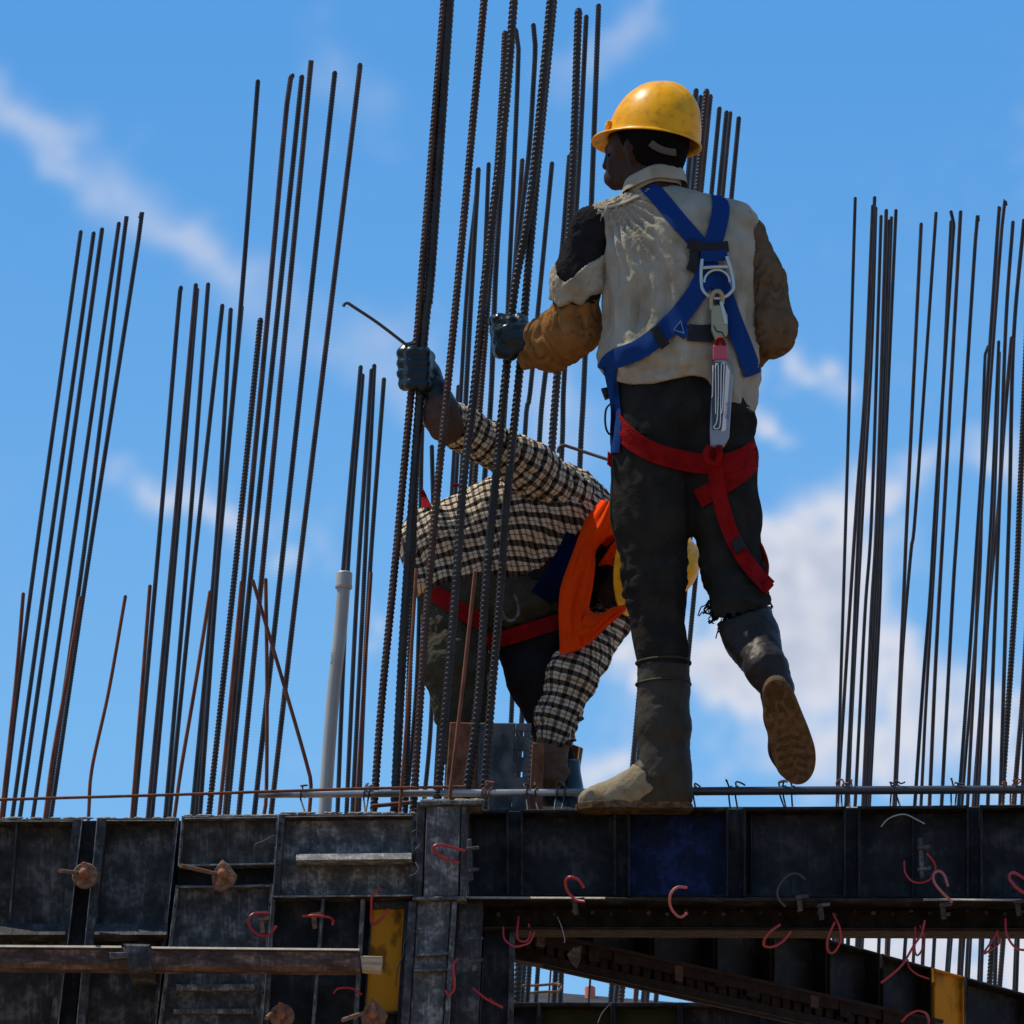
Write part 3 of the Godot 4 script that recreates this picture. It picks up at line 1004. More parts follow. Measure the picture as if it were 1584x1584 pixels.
	# --- left wall formwork
	var zl := 0.04
	panel("dark wall panel at the left picture edge beside the first washer", [[-30, 1266, zl], [128, 1266, zl], [84, 1640, zl], [-50, 1640, zl]], "steel_warm", "steel_dark", 6, 15, 5, 5, 0.055, "panels of the left wall form", [[0.335, 0.01, 0.365, 0.52, 0.02]])
	panel("dark wall panel right of the first washer, left of the slotted panel", [[150, 1265, zl], [277, 1265, zl], [236, 1640, zl], [112, 1640, zl]], "steel_dark", "steel_dark", 15, 6, 5, 5, 0.055, "panels of the left wall form")
	mb = plate([[128, 1269, zl - 0.05], [151, 1269, zl - 0.05], [110, 1640, zl - 0.05], [85, 1640, zl - 0.05]], B * 0.03)
	single("joint_filler", mb, mats["steel_beam"], at(120, 1500, zl), "dark gap strip behind the round rusty washer", "filler strip")
	for q in [[0, 103, "sloping steel ledge at the left edge above the rusty tube"], [148, 260, "sloping steel ledge right of the joint with sunlit slivers"]]:
		mb = plate([[q[0], 1429, zl + 0.008], [q[1], 1429, zl + 0.008], [q[1] - 2, 1446, zl + 0.052], [q[0] - 2, 1446, zl + 0.052]], Vector3(0, -0.004, -0.06), 0.0008)
		single("sloping_ledge", mb, mats["steel_dark"], at(q[0], 1446, zl), q[2], "ledge", "sloping ledges of the left wall form")
	# slotted panel with horizontal gap: upper and lower boards
	panel("upper wall panel above the horizontal slot holding the plate washer", [[281, 1262, zl + 0.015], [432, 1260, zl + 0.015], [426, 1337, zl + 0.015], [275, 1340, zl + 0.015]], "steel_warm", "steel_edge", 4, 4, 5, 4, 0.03, "panels of the left wall form")
	panel("lower wall panel under the horizontal slot, left of the red hook", [[272, 1369, zl + 0.015], [423, 1367, zl + 0.015], [402, 1640, zl + 0.015], [238, 1640, zl + 0.015]], "steel_pale", "steel_edge", 5, 5, 4, 5, 0.03, "panels of the left wall form", [[0.12, 0.56, 0.9, 0.6, 0.016], [0.12, 0.7, 0.9, 0.73, 0.016]])
	mb = plate([[274, 1336, zl - 0.05], [428, 1334, zl - 0.05], [428, 1372, zl - 0.05], [274, 1374, zl - 0.05]], B * 0.02)
	single("joint_filler", mb, mats["steel_beam"], at(350, 1372, zl), "black backing inside the horizontal slot", "filler strip")
	panel("grey patched wall panel with a horizontal bar, left of the column", [[430, 1259, 0.05], [650, 1257, 0.05], [643, 1386, 0.05], [421, 1388, 0.05]], "steel_patina", "steel_dark", 11, 12, 5, 4, 0.045, "panels of the left wall form")
	mb = plate([[458, 1321, 0.066], [637, 1319, 0.066], [637, 1329, 0.09], [458, 1331, 0.09]], B * 0.06)
	single("cross_bar", mb, mats["worn_edge"], at(458, 1331, 0.03), "light grey horizontal bar across the patched panel", "steel bar")
	# lower middle: dark bay with uprights and the yellow panel
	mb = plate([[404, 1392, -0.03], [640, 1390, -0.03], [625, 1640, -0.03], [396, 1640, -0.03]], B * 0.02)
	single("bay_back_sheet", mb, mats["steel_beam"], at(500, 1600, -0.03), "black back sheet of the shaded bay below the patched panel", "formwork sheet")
	for q in [[418, 404, 7, "upright flange at the left of the shaded bay"], [497, 477, 5, "thin upright flange crossing behind the red hook in the bay"], [558, 543, 7, "upright flange left of the yellow panel"]]:
		mb = plate([[q[0], 1390, 0.03], [q[0] + q[2], 1390, 0.03], [q[1] + q[2], 1640, 0.03], [q[1], 1640, 0.03]], B * 0.055)
		single("upright_flange", mb, mats["steel_edge"], at(q[1], 1640, 0.0), q[3], "steel flange", "upright flanges in the shaded bay")
	panel("upright yellow formwork panel beside the column", [[574, 1394, 0.0], [634, 1392, 0.0], [622, 1566, 0.0], [562, 1568, 0.0]], "yellow_panel", "steel_dark", 3, 4, 12, 3, 0.012, "yellow panels")
	# column
	mb = plate([[660, 1247, 0.07], [713, 1246, 0.07], [709, 1386, 0.07], [655, 1388, 0.07]], B * 0.02)
	var col := thing("column_form", at(680, 1640, 0.0), "steel column form with grey stained plates at the beam corner", "column form")
	put("upper_plate", mb, mats["steel_patina"], col)
	put("corner_post", plate([[645, 1240, 0.06], [659, 1240, 0.06], [653, 1389, 0.06], [640, 1389, 0.06]], B * 0.1), mats["steel_dark"], col)
	put("corner_post", plate([[714, 1246, 0.075], [723, 1246, 0.075], [721, 1389, 0.075], [711, 1389, 0.075]], B * 0.1), mats["steel_dark"], col)
	put("cap_plate", plate([[650, 1238, 0.085], [746, 1237, 0.085], [746, 1243, 0.085], [650, 1245, 0.085]], B * 0.11), mats["steel_edge"], col)
	put("lower_plate", plate([[646, 1394, 0.055], [698, 1392, 0.055], [682, 1640, 0.055], [630, 1640, 0.055]], B * 0.02), mats["steel_patina"], col)
	put("mid_ledge", plate([[638, 1387, 0.082], [722, 1386, 0.082], [722, 1391, 0.082], [638, 1392, 0.082]], B * 0.1), mats["steel_edge"], col)
	put("corner_post", plate([[632, 1394, 0.065], [645, 1394, 0.065], [629, 1640, 0.065], [616, 1640, 0.065]], B * 0.1), mats["steel_dark"], col)
	put("corner_post", plate([[699, 1393, 0.075], [707, 1393, 0.075], [692, 1640, 0.075], [683, 1640, 0.075]], B * 0.1), mats["steel_edge"], col)
	put("rib", plate([[643, 1474, 0.075], [697, 1472, 0.075], [697, 1477, 0.075], [643, 1479, 0.075]], B * 0.018), mats["steel_edge"], col)
	put("rib", plate([[641, 1499, 0.075], [695, 1497, 0.075], [695, 1501, 0.075], [641, 1503, 0.075]], B * 0.018), mats["steel_edge"], col)
	put("side_plate", plate([[708, 1393, 0.02], [748, 1393, 0.02], [738, 1640, 0.02], [694, 1640, 0.02]], B * 0.02), mats["steel_dark"], col)
	put("side_plate", plate([[749, 1440, -0.04], [797, 1440, -0.04], [792, 1640, -0.04], [739, 1640, -0.04]], B * 0.03), mats["steel_beam"], col)
	put("side_flange", plate([[788, 1440, 0.0], [797, 1440, 0.0], [793, 1640, 0.0], [784, 1640, 0.0]], B * 0.04), mats["steel_dark"], col)
	put("concrete_core", plate([[640, 1500, -0.09], [788, 1500, -0.09], [788, 3300, -0.09], [640, 3300, -0.09]], B * 0.3), mats["concrete"], col)
	# rusty square tube with coupler and timber stub
	var tb := thing("rusty_tube", at(0, 1496, 0.12), "long rusty square tube lying across the left wall panels", "steel tube")
	put("tube", plate([[-40, 1462, 0.24], [557, 1468, 0.24], [557, 1501, 0.24], [-40, 1496, 0.24]], B * 0.06, 0.009), mats["tube_rust"], tb)
	put("sunlit_dust_strip", plate([[-40, 1461.3, 0.237], [188, 1462.8, 0.237], [188, 1466, 0.2475], [-40, 1464.5, 0.2475]], B * 0.02, 0.0006), mats["mortar"], tb)  # dust on the tube, pale and tilted to paint in its sunlit top edge
	put("sunlit_dust_strip", plate([[234, 1464, 0.237], [556, 1467.2, 0.237], [556, 1470.2, 0.2475], [234, 1467, 0.2475]], B * 0.02, 0.0006), mats["mortar"], tb)
	put("coupler", plate([[190, 1459, 0.255], [232, 1460, 0.255], [236, 1499, 0.255], [200, 1501, 0.255]], B * 0.2, 0.006), mats["steel_dark"], tb)
	put("coupler_lug", plate([[168, 1473, 0.25], [196, 1472, 0.25], [198, 1481, 0.25], [170, 1483, 0.25]], B * 0.008), mats["steel_edge"], tb)
	single("timber_stub", plate([[557, 1478, 0.235], [592, 1479, 0.235], [589, 1502, 0.235], [560, 1499, 0.235]], B * 0.05), mats["timber"], at(560, 1500, 0.12), "short pale timber block poking out of the tube's end", "timber block")
	# plywood backing and joint covers
	single("wall_backing", plate([[-40, 1272, -0.035], [652, 1266, -0.035], [640, 1640, -0.035], [-60, 1640, -0.035]], B * 0.012), mats["steel_beam"], at(300, 1640, -0.04), "black sheet closing the joints behind the left wall panels", "formwork sheet")
	put("backing", plate([[640, 1250, 0.03], [724, 1250, 0.03], [716, 1392, 0.03], [636, 1392, 0.03]], B * 0.012), mats["steel_beam"], col)
	put("backing", plate([[626, 1394, 0.028], [712, 1394, 0.028], [694, 1640, 0.028], [610, 1640, 0.028]], B * 0.012), mats["steel_beam"], col)
	put("backing", plate([[700, 1440, -0.072], [796, 1440, -0.072], [790, 1640, -0.072], [690, 1640, -0.072]], B * 0.01), mats["steel_beam"], col)
	mb = MB.new()
	rng.seed = 21
	for e in [[0, 275, 1265.5, 0.035, 46], [283, 425, 1261.5, 0.05, 30], [436, 640, 1257.5, 0.045, 40], [652, 742, 1237.5, 0.07, 22]]:
		for i in e[4]:
			var t := rng.randf()
			var x := lerpf(e[0], e[1], t)
			var c := at(x, e[2] - (8.0 * t if e[0] > 700 else 0.0), e[3] - rng.randf() * 0.03)
			var r := rng.randf_range(0.0015, 0.0045)
			mb.ball(c, Vector3(r * rng.randf_range(1.0, 4.0), rng.randf_range(-0.3, 0.3) * r, 0), Vector3(0, r * 0.8, 0), Vector3(0, 0, r * 1.6), 4, 6)
	var crumbs := single("mortar_crumbs", mb, mats["mortar"], at(20, 1266, 0.0), "dried mortar crumbs along the top edges of the formwork", "mortar")
	crumbs.set_meta("kind", "stuff")
	# tie washers
	washer(132, 1355, 20, [93, 1347, 0.22], "round rusty washer with wing nut on the joint at far left", "round")
	washer(346, 1356, 21, [280, 1339, 0.2], "kite-shaped rusty plate washer in the horizontal slot", "plate")
	washer(436, 1572, 19, [412, 1575, 0.16], "grey round washer at the bottom edge under the bay", "round")
	washer(578, 1572, 22, [530, 1578, 0.18], "brown lumpy wing nut at the bottom edge by the yellow panel", "plate")

func washer(x: float, y: float, r: float, tip: Array, label: String, kind: String) -> void:
	var o := thing("tie_washer", at(x, y, 0.06), label, "tie washer", "tie washers on the left wall form")
	var c := at(x, y, 0.075)
	var mb := MB.new()
	if kind == "round":
		var ax := (Vector3(-0.18, 0.05, 1)).normalized()
		mb.tube(PackedVector3Array([c - ax * 0.006, c - ax * 0.005, c + ax * 0.005, c + ax * 0.006]), PackedFloat32Array([r * PX * 0.95, r * PX, r * PX, r * PX * 0.94]), 20)
	else:
		var q := []
		for p in [[-2, -34], [9, -22], [21, -2], [16, 14], [-3, 28], [-16, 24], [-19, 0], [-14, -16]]: q.append(at(x + p[0] * r / 21.0, y + p[1] * 0.8 * r / 21.0, 0.08 + 0.0006 * p[0]))
		mb.prism(q, Vector3(0, 0, -0.012), 0.004)
	put("plate", mb, mats["rust_pale"], o)
	put("tie_rod", rod([[x + 2, y - 2, 0.07], [x - 14, y - 5, 0.1], tip], 3.3, 8), mats["rust_pale"], o)
	mb = MB.new()
	mb.ball(at(x - 2, y - 4, 0.095), Vector3(0.013, 0, 0), Vector3(0, 0.014, 0), Vector3(0, 0, 0.016))
	for s in [-1.0, 1.0]:
		mb.box(at(x - 4 + s * 3.0, y - 4 - s * 11.0, 0.098), Vector3(0.006, 0, 0), Vector3(-s * 0.002, 0.010, 0), Vector3(0, 0, 0.004), 0.003)
	put("wing_nut", mb, mats["rust"], o)

# ---------------------------------------------------------------- reinforcement
const ORD := ["first", "second", "third", "fourth", "fifth", "sixth", "seventh", "eighth", "ninth", "tenth", "eleventh", "twelfth", "thirteenth", "fourteenth"]

# one ribbed bar: measured points from the tip down [x, y], depth at tip and foot, thickness in photo pixels
func rebar(pts: Array, z0: float, z1: float, w: float, material: String, label: String, group: String, foot := 1300.0, rib := 1.0) -> void:
	var q := pts.duplicate()
	var a: Array = q[-2]
	var b: Array = q[-1]
	if b[1] < foot:
		q.append([b[0] + (a[0] - b[0]) * (foot - b[1]) / minf(a[1] - b[1], -1.0) , foot])
	var y0: float = q[0][1]
	var y1: float = q[-1][1]
	var w3 := []
	for p in q: w3.append(at(p[0], p[1], lerpf(z0, z1, (p[1] - y0) / (y1 - y0))))
	var dist := STAND - (z0 + z1) * 0.5
	var r := w * PX * 0.5 * dist / STAND
	var line := smooth3(w3, 0.03)
	# arc-length resampling at the rib pitch
	var period := maxf(r * 1.25, 0.0075)
	var profile := [[0.0, 0.90, 0.0], [0.42, 0.90, 0.0], [0.56, 1.10, 0.0], [0.84, 1.10, 0.0]] if w > 8.5 else [[0.0, 0.92, 0.0], [0.5, 1.1, 0.0]]
	if rib <= 0.0:
		period = 0.05
		profile = [[0.0, 1.0, 0.0]]
	var lens := PackedFloat32Array([0.0])
	for i in range(1, line.size()): lens.append(lens[-1] + line[i].distance_to(line[i - 1]))
	var total := lens[-1]
	var ps := PackedVector3Array()
	var rs := PackedFloat32Array()
	var sl := PackedFloat32Array()
	var s := 0.0
	var k := 0
	var phase := 0
	while s < total:
		while k < lens.size() - 2 and lens[k + 1] < s: k += 1
		ps.append(line[k].lerp(line[k + 1], (s - lens[k]) / maxf(lens[k + 1] - lens[k], 1e-6)))
		var pr: Array = profile[phase % profile.size()]
		rs.append(r * (1.0 + (pr[1] - 1.0) * (rib if rib > 0 else 1.0)))
		sl.append(r * 0.45 if rib > 0 else 0.0)
		phase += 1
		var nx: Array = profile[phase % profile.size()]
		s = period * (floorf(float(phase) / profile.size()) + nx[0])
	var mb := MB.new()
	mb.tube(ps, rs, 8 if w > 8.5 else 6, true, sl)
	single("rebar", mb, mats[material], w3[-1], label, "rebar", group)

func build_bars() -> void:
	var g := "upright rebars at the far left"
	var d := "bar_dark"
	# leftmost fan
	rebar([[36, 918], [25, 1050], [2, 1262]], -1.6, -1.6, 6, "bar_rust", "short rusty orange bar at the left picture edge, left of the long fan", "short rusty bars on the left", 1400, 0.4)
	var fan := [[[125, 358], [90, 610], [55, 860], [25, 1090], [5, 1262]], [[145, 360], [75, 860], [14, 1300]], [[158, 354], [88, 860], [31, 1262]], [[184, 345], [110, 860], [51, 1262]], [[195, 342], [190, 380], [129, 860], [72, 1262]], [[217, 338], [214, 372], [138, 860], [79, 1262]]]
	for i in 6: rebar(fan[i], -2.2 - 0.12 * i, -2.0 - 0.12 * i, 6.6 + 0.2 * (i % 3), d, "long dark bar in the leftmost fan, %s of its six from the left" % ORD[i], g, 1400)
	rebar([[125, 924], [100, 1070], [82, 1170], [70, 1262]], -1.5, -1.5, 6.5, "bar_rust", "rusty orange bar crossing the right side of the leftmost fan", "short rusty bars on the left", 1400, 0.4)
	rebar([[194, 922], [168, 1070], [142, 1190], [137, 1262]], -1.4, -1.4, 5.5, "bar_rust", "lone short rusty bar with open sky on both sides", "short rusty bars on the left", 1400, 0.4)
	rebar([[232, 906], [216, 1110], [204, 1262]], -1.4, -1.4, 6, "bar_rust", "short rusty bar just right of the lone leaning one", "short rusty bars on the left", 1400, 0.4)
	g = "middle-height rebars left of the long bars"
	var mid := [[[280, 444], [275, 490], [244, 860], [208, 1262]], [[303, 440], [266, 860], [229, 1262]], [[305, 447], [271, 860], [235, 1262]], [[322, 439], [290, 860], [256, 1262]], [[344, 472], [302, 860], [262, 1262]], [[357, 478], [333, 860], [297, 1262]], [[374, 474], [338, 860], [303, 1262]]]
	for i in 7: rebar(mid[i], -2.6 - 0.1 * i, -2.4 - 0.1 * i, 7.0, d if i != 1 else "bar_brown", "half-height dark bar left of the long bent bars, %s of seven from the left" % ORD[i], g, 1400)
	rebar([[325, 915], [302, 1060], [280, 1190], [270, 1262]], -1.3, -1.3, 6, "bar_rust", "leaning rusty bar in front of the half-height bars", "short rusty bars on the left", 1400, 0.4)
	g = "long rebars left of the white pipe"
	rebar([[399, 125], [372, 480], [338, 860], [309, 1262]], -2.0, -1.9, 7.5, d, "leftmost of the long tall bars left of the white pipe", g, 1400)
	rebar([[403, 494], [366, 860], [323, 1262]], -1.5, -1.5, 9, d, "bar with its top below the other long ones, left of the white pipe", g, 1400)
	var tall := [[[453, 116], [444, 160], [413, 500], [380, 860], [348, 1262]], [[467, 118], [391, 860], [351, 1262]], [[479, 117], [476, 150], [408, 860], [369, 1262]], [[518, 112], [437, 860], [393, 1262]], [[556, 105], [549, 170], [465, 860], [419, 1262]]]
	for i in 5: rebar(tall[i], -1.7 - 0.08 * i, -1.6 - 0.08 * i, 8.2, d if i % 2 else "bar_brown", "tall ribbed bar left of the white pipe, %s of the five tallest side by side" % ORD[i], g, 1400)
	rebar([[374, 900], [356, 1090], [339, 1262]], -1.2, -1.2, 6.5, "bar_rust", "short rusty bar hidden among the tall bars left of the white pipe", "short rusty bars on the left", 1400, 0.4)
	rebar([[391, 898], [440, 1062], [474, 1180], [481, 1215], [478, 1262]], -1.0, -1.0, 6, "bar_rust", "rusty bar leaning left across the tall bars, bent at its foot", "short rusty bars on the left", 1400, 0.4)
	rebar([[411, 896], [413, 1060], [412, 1225], [408, 1262]], -1.1, -1.1, 6, "bar_rust", "upright rusty bar that the leaning rusty bar crosses", "short rusty bars on the left", 1400, 0.4)
	g = "slim rebars right of the white pipe"
	var slim := [[[558, 567], [531, 880], [503, 1258]], [[561, 580], [538, 880], [522, 1258]], [[575, 572], [552, 920], [536, 1258]], [[579, 565], [562, 920], [545, 1258]], [[594, 586], [570, 920], [555, 1258]]]
	for i in 5: rebar(slim[i], -3.8 - 0.1 * i, -3.6 - 0.1 * i, 7, d, "slim dark bar just right of the white pipe, %s of five from the left" % ORD[i], g, 1400)
	rebar([[574, 886], [562, 1070], [551, 1258]], -1.0, -1.0, 5.5, "bar_rust", "thin rusty bar among the slim ones right of the white pipe", "short rusty bars on the left", 1400, 0.4)

	# --- the column cage round the bending worker: thick near bars
	g = "thick rebars of the near column"
	var zn := -0.24
	rebar([[687, -30], [687, 0], [653, 420], [647, 500], [640, 570], [632, 650], [609, 895], [590, 1090], [579, 1240]], zn, zn, 11.5, "bar_brown", "thick ribbed bar held in the bending worker's fist, left one of the pair", g, 1290)
	rebar([[697, -30], [696, 0], [667, 420], [661, 470], [655, 530], [649, 620], [632, 864], [622, 1020], [611, 1240]], zn, zn, 14, d, "thick dark bar held in the bending worker's fist, right one of the pair", g, 1290, 0.6)
	rebar([[691, -30], [690, 0], [671, 240], [660, 420], [650, 600], [641, 800], [634, 1020], [627, 1240]], zn - 0.1, zn - 0.1, 9, d, "dark bar hidden behind the pair in the bending worker's fist", g, 1290)
	rebar([[751, -30], [749, 0], [710, 420], [690, 622], [678, 743], [662, 920], [652, 1054], [640, 1240]], zn + 0.08, zn + 0.08, 11.5, "bar_brown", "brown thick bar in front of the bending worker's raised forearm", g, 1290)
	rebar([[798, -30], [795, 0], [780, 186], [752, 420], [732, 622], [717, 743], [706, 895], [696, 1020], [676, 1240]], zn + 0.1, zn + 0.1, 13, d, "thick bar crossing the middle of the raised checked sleeve", g, 1290)
	rebar([[853, -30], [852, 0], [822, 300], [797, 440], [785, 555], [768, 728], [752, 905], [740, 1082], [719, 1240]], zn - 0.005, zn - 0.005, 13, d, "thick ribbed bar gripped by the standing worker's glove, left of two", g, 1290)
	rebar([[857, -30], [856, 0], [832, 250], [815, 440], [805, 561], [784, 773], [774, 920], [760, 1082], [747, 1240]], zn - 0.02, zn - 0.02, 12.5, d, "thick ribbed bar behind the standing worker's cuff, right of two", g, 1290)
	rebar([[644, 880], [633, 1060], [619, 1249]], -0.1, -0.1, 5.5, "bar_rust", "thin orange bar in front of the bending worker's trouser seat", "thin rusty bars at the column", 1290, 0.8)
	rebar([[735, 885], [716, 1060], [697, 1221], [695, 1240]], -0.06, -0.06, 6, "bar_rust", "thin orange ribbed bar before the rusty plate and checked shirt hem", "thin rusty bars at the column", 1290, 1.2)
	# bars behind the bending worker
	g = "rebars behind the bending worker"
	var bh := [
		[[[781, 50], [776, 150], [758, 420], [733, 760], [700, 1240]], -0.9, 9, "bar_brown", "brown topped bar leaning against the taller dark bar above the raised arm"],
		[[[780, 203], [779, 235], [767, 420], [759, 622], [745, 800], [715, 1240]], -1.0, 8.5, d, "dark bar with its top level with the bare sky right of the tall bars"],
		[[[740, 261], [731, 420], [714, 743], [690, 1240]], -1.4, 8, d, "shorter dark bar ending above the raised forearm, left of a twin"],
		[[[756, 253], [749, 420], [735, 640], [712, 1000], [700, 1240]], -1.5, 7, d, "shorter dark bar ending above the raised forearm, right of its twin"],
		[[[737, 300], [723, 440], [708, 700], [680, 1240]], -1.6, 6.5, d, "slender bar just left of the short twin bars above the forearm"],
		[[[798, 46], [802, 75], [795, 265], [788, 420], [778, 652], [760, 900], [738, 1240]], -0.8, 7.5, d, "bar with a tip bent to the left between the tall near bars"],
		[[[825, 38], [828, 70], [825, 133], [818, 239], [805, 345], [795, 440], [775, 700], [748, 1240]], -0.85, 8, d, "bar with a bent rusty tip leaning on the thickest tall pair"],
		[[[808, 247], [796, 420], [780, 650], [748, 1240]], -1.7, 7.5, "bar_brown", "short brown bar left of the bars in the standing worker's glove"],
		[[[854, 252], [838, 420], [820, 607], [811, 688], [785, 1240]], -1.6, 7.5, d, "short dark bar between the glove and the worker's shoulder"],
		[[[709, 597], [700, 740], [672, 1240]], -2.4, 6, d, "bar with a low top just above the raised checked forearm, left one"],
		[[[745, 604], [735, 740], [700, 1240]], -2.4, 6, d, "bar with a low top just above the raised checked forearm, right one"],
		[[[668, 690], [672, 900], [667, 1110], [656, 1240]], -1.2, 7, d, "dark bar seen between the bending worker's trousers and the thick bars"],
		[[[655, 640], [652, 700], [646, 1030], [628, 1249]], -0.95, 7, d, "ribbed bar close behind the bending worker's back hem"]]
	for e in bh: rebar(e[0], e[1], e[1], e[2], e[3], e[4], g, 1300)
	g = "tall rebars beside the standing worker's arm"
	var ar := [[[[895, 16], [884, 300], [862, 580], [852, 720], [826, 1130]], 12, "tallest thick bar left of the helmet, passing behind the shoulder"], [[[907, 25], [893, 300], [873, 580], [868, 720], [842, 1130]], 8, "ribbed bar leaning on the thick one left of the helmet"], [[[881, 241], [866, 420], [841, 600], [832, 720], [806, 1130]], 8, "shorter ribbed bar touching the standing worker's black sleeve"], [[[926, 8], [915, 310], [903, 600], [897, 720], [882, 1130]], 8.5, "single bar nearest the helmet brim on its left"]]
	for i in 4: rebar(ar[i][0], -2.75 - 0.1 * i, -2.75 - 0.1 * i, ar[i][1], d, ar[i][2], g, 1600)
	g = "rebars right of the helmet"
	var hb := [[1077, 139, 8.5], [1084, 149, 7.5], [1093, 140, 9.5], [1099, 148, 8], [1113, 167, 7.5], [1124, 173, 7.5], [1130, 174, 6.5], [1143, 182, 7.5]]
	for i in 8:
		var e: Array = hb[i]
		var m := 0.094 if i != 3 else 0.099
		rebar([[e[0], e[1]], [e[0] - m * 400.0, e[1] + 400.0], [e[0] - m * 1050.0, e[1] + 1050.0]], -3.6 - 0.1 * i, -3.6 - 0.1 * i, e[2], "bar_brown" if i in [2, 3, 6] else d, "bar rising right of the yellow helmet behind the shoulder, %s of eight" % ORD[i], g, 1570)
	# right-hand groups
	g = "close bundle of rebars right of the standing worker"
	var ib := [
		[[[1323, 306], [1309, 780], [1298, 1139], [1295, 1246]], 5.2], [[[1350, 318], [1338, 600], [1325, 780], [1303, 1123], [1297, 1218]], 5.6], [[[1353, 305], [1343, 550], [1330, 780], [1317, 1076], [1310, 1218]], 5.8], [[[1355, 321], [1348, 550], [1335, 780], [1318, 1100], [1313, 1218]], 5.2], [[[1363, 334], [1349, 780], [1338, 949], [1325, 1202]], 5.4],
		[[[1371, 325], [1357, 780], [1348, 950], [1337, 1202]], 6.2], [[[1375, 341], [1361, 780], [1352, 950], [1341, 1202]], 5.6], [[[1379, 336], [1363, 780], [1356, 950], [1344, 1202]], 5.4], [[[1386, 325], [1366, 780], [1360, 950], [1347, 1202]], 5.6]]
	for i in 9: rebar(ib[i][0], -4.6 - 0.09 * i, -4.6 - 0.09 * i, ib[i][1], "bar_brown" if i % 2 else d, "bar in the close bundle right of the standing worker, %s of nine from the left" % ORD[i], g, 1590)
	g = "spaced rebars at the right"
	var ic := [
		[[[1425, 346], [1404, 780], [1398, 918], [1385, 1202]], 5.8], [[[1448, 329], [1417, 780], [1409, 855], [1396, 1012], [1387, 1202]], 5.4], [[[1471, 327], [1475, 345], [1472, 400], [1447, 780], [1439, 918], [1429, 1044], [1417, 1218]], 5.8], [[[1471, 342], [1450, 780], [1433, 1076], [1426, 1218]], 5.2], [[[1486, 327], [1461, 780], [1448, 1012], [1439, 1218]], 6], [[[1513, 342], [1509, 370], [1483, 780], [1474, 918], [1458, 1218]], 6]]
	for i in 6: rebar(ic[i][0], -5.0 - 0.1 * i, -5.0 - 0.1 * i, ic[i][1], "bar_brown" if i in [0, 3, 4] else d, "dark bar with open sky round it on the right, %s of six from the left" % ORD[i], g, 1590)
	g = "dense rebars at the right picture edge"
	var id := [
		[[[1546, 326], [1543, 360], [1515, 780], [1502, 981], [1485, 1218]], 6], [[[1556, 318], [1550, 350], [1519, 780], [1507, 1044], [1498, 1218]], 6], [[[1529, 535], [1524, 548], [1519, 700], [1515, 900], [1490, 1218]], 5], [[[1545, 528], [1534, 780], [1526, 918], [1510, 1218]], 5.2], [[[1546, 545], [1538, 780], [1528, 960], [1514, 1218]], 5.2], [[[1567, 343], [1556, 501], [1546, 780], [1537, 1012], [1529, 1218]], 6], [[[1565, 522], [1553, 659], [1545, 780], [1534, 886], [1521, 1044], [1508, 1218]], 6.4], [[[1584, 340], [1568, 523], [1562, 760], [1556, 949], [1548, 1218]], 6.4], [[[1590, 480], [1578, 760], [1571, 918], [1551, 1218]], 9], [[[1602, 700], [1584, 1044], [1571, 1210]], 8], [[[1598, 600], [1592, 900], [1582, 1218]], 6]]
	for i in 11: rebar(id[i][0], -4.7 - 0.1 * i, -4.7 - 0.1 * i, id[i][1], "bar_brown" if i in [1, 4, 6, 9] else d, "bar in the dense group at the right picture edge, %s of eleven" % ORD[i], g, 1590)
	# bars only seen in the gap under the beam at the right and through the lower opening
	g = "bars seen below the beam"
	var un := [[1300, 4.5, "bar_rust"], [1318, 6.5, d], [1333, 6, d], [1366, 5.5, d], [1377, 4, "bar_rust"], [1435, 4.5, "bar_rust"], [1496, 5, "bar_rust"], [1523, 6, d], [1556, 5, "bar_rust"], [1578, 6, d]]
	for i in 10: rebar([[un[i][0], 1300], [un[i][0] - 8, 1500]], -5.6 - 0.1 * i, -5.6 - 0.1 * i, un[i][1], un[i][2], "bar seen only in the gap under the beam at right, %s of ten" % ORD[i], g, 1600)
	var op := [[810, 8.5, d], [832, 7, d], [852, 3, "bar_rust"], [860, 8.5, d], [914, 3.5, d], [985, 5, "bar_rust"], [997, 4.5, d]]
	for i in 7: rebar([[op[i][0] + 8, 1380], [op[i][0], 1500]], -3.0 - 0.05 * i, -3.0 - 0.05 * i, op[i][1], op[i][2], "bar seen only in the lower sky opening by the column, %s of seven" % ORD[i], g, 1580)
	# horizontal steel
	var mb := rod([[400, 1229, -0.14], [560, 1228, -0.14], [700, 1227, -0.14], [955, 1225, -0.14]], 5.6, 12, 0.04)
	single("steel_pipe", mb, mats["pipe_steel"], at(400, 1229, -0.14), "light grey steel pipe lying above the formwork left of the standing boot", "pipe")
	mb = rod([[930, 1225, -0.135], [1240, 1223, -0.135], [1640, 1221, -0.135]], 6.6, 12, 0.04)
	single("steel_pipe", mb, mats["pipe_dark"], at(930, 1225, -0.135), "dark steel pipe lying above the beam right of the standing boot", "pipe")
	rebar([[-30, 1238], [0, 1237], [280, 1229], [400, 1225], [560, 1220], [722, 1217]], -0.1, -0.09, 5, "bar_rust", "long thin rusty bar running level across the left uprights", "level bars", 1210, 0.4)
	rebar([[575, 1247], [640, 1241]], -0.2, -0.2, 7, "bar_rust", "short rusty crossbar tied low behind the column cap", "level bars", 1240, 0.5)
	mb = rod([[818, 1536, -2.9], [845, 1534, -2.9], [864, 1534, -2.9], [869, 1528, -2.9], [862, 1522, -2.95], [835, 1524, -2.95], [800, 1525, -2.95]], 2.6)
	single("bent_stirrup", mb, mats["rust_pale"], at(820, 1536, -1.85), "bent rusty stirrup bar in the lower sky opening", "stirrup")
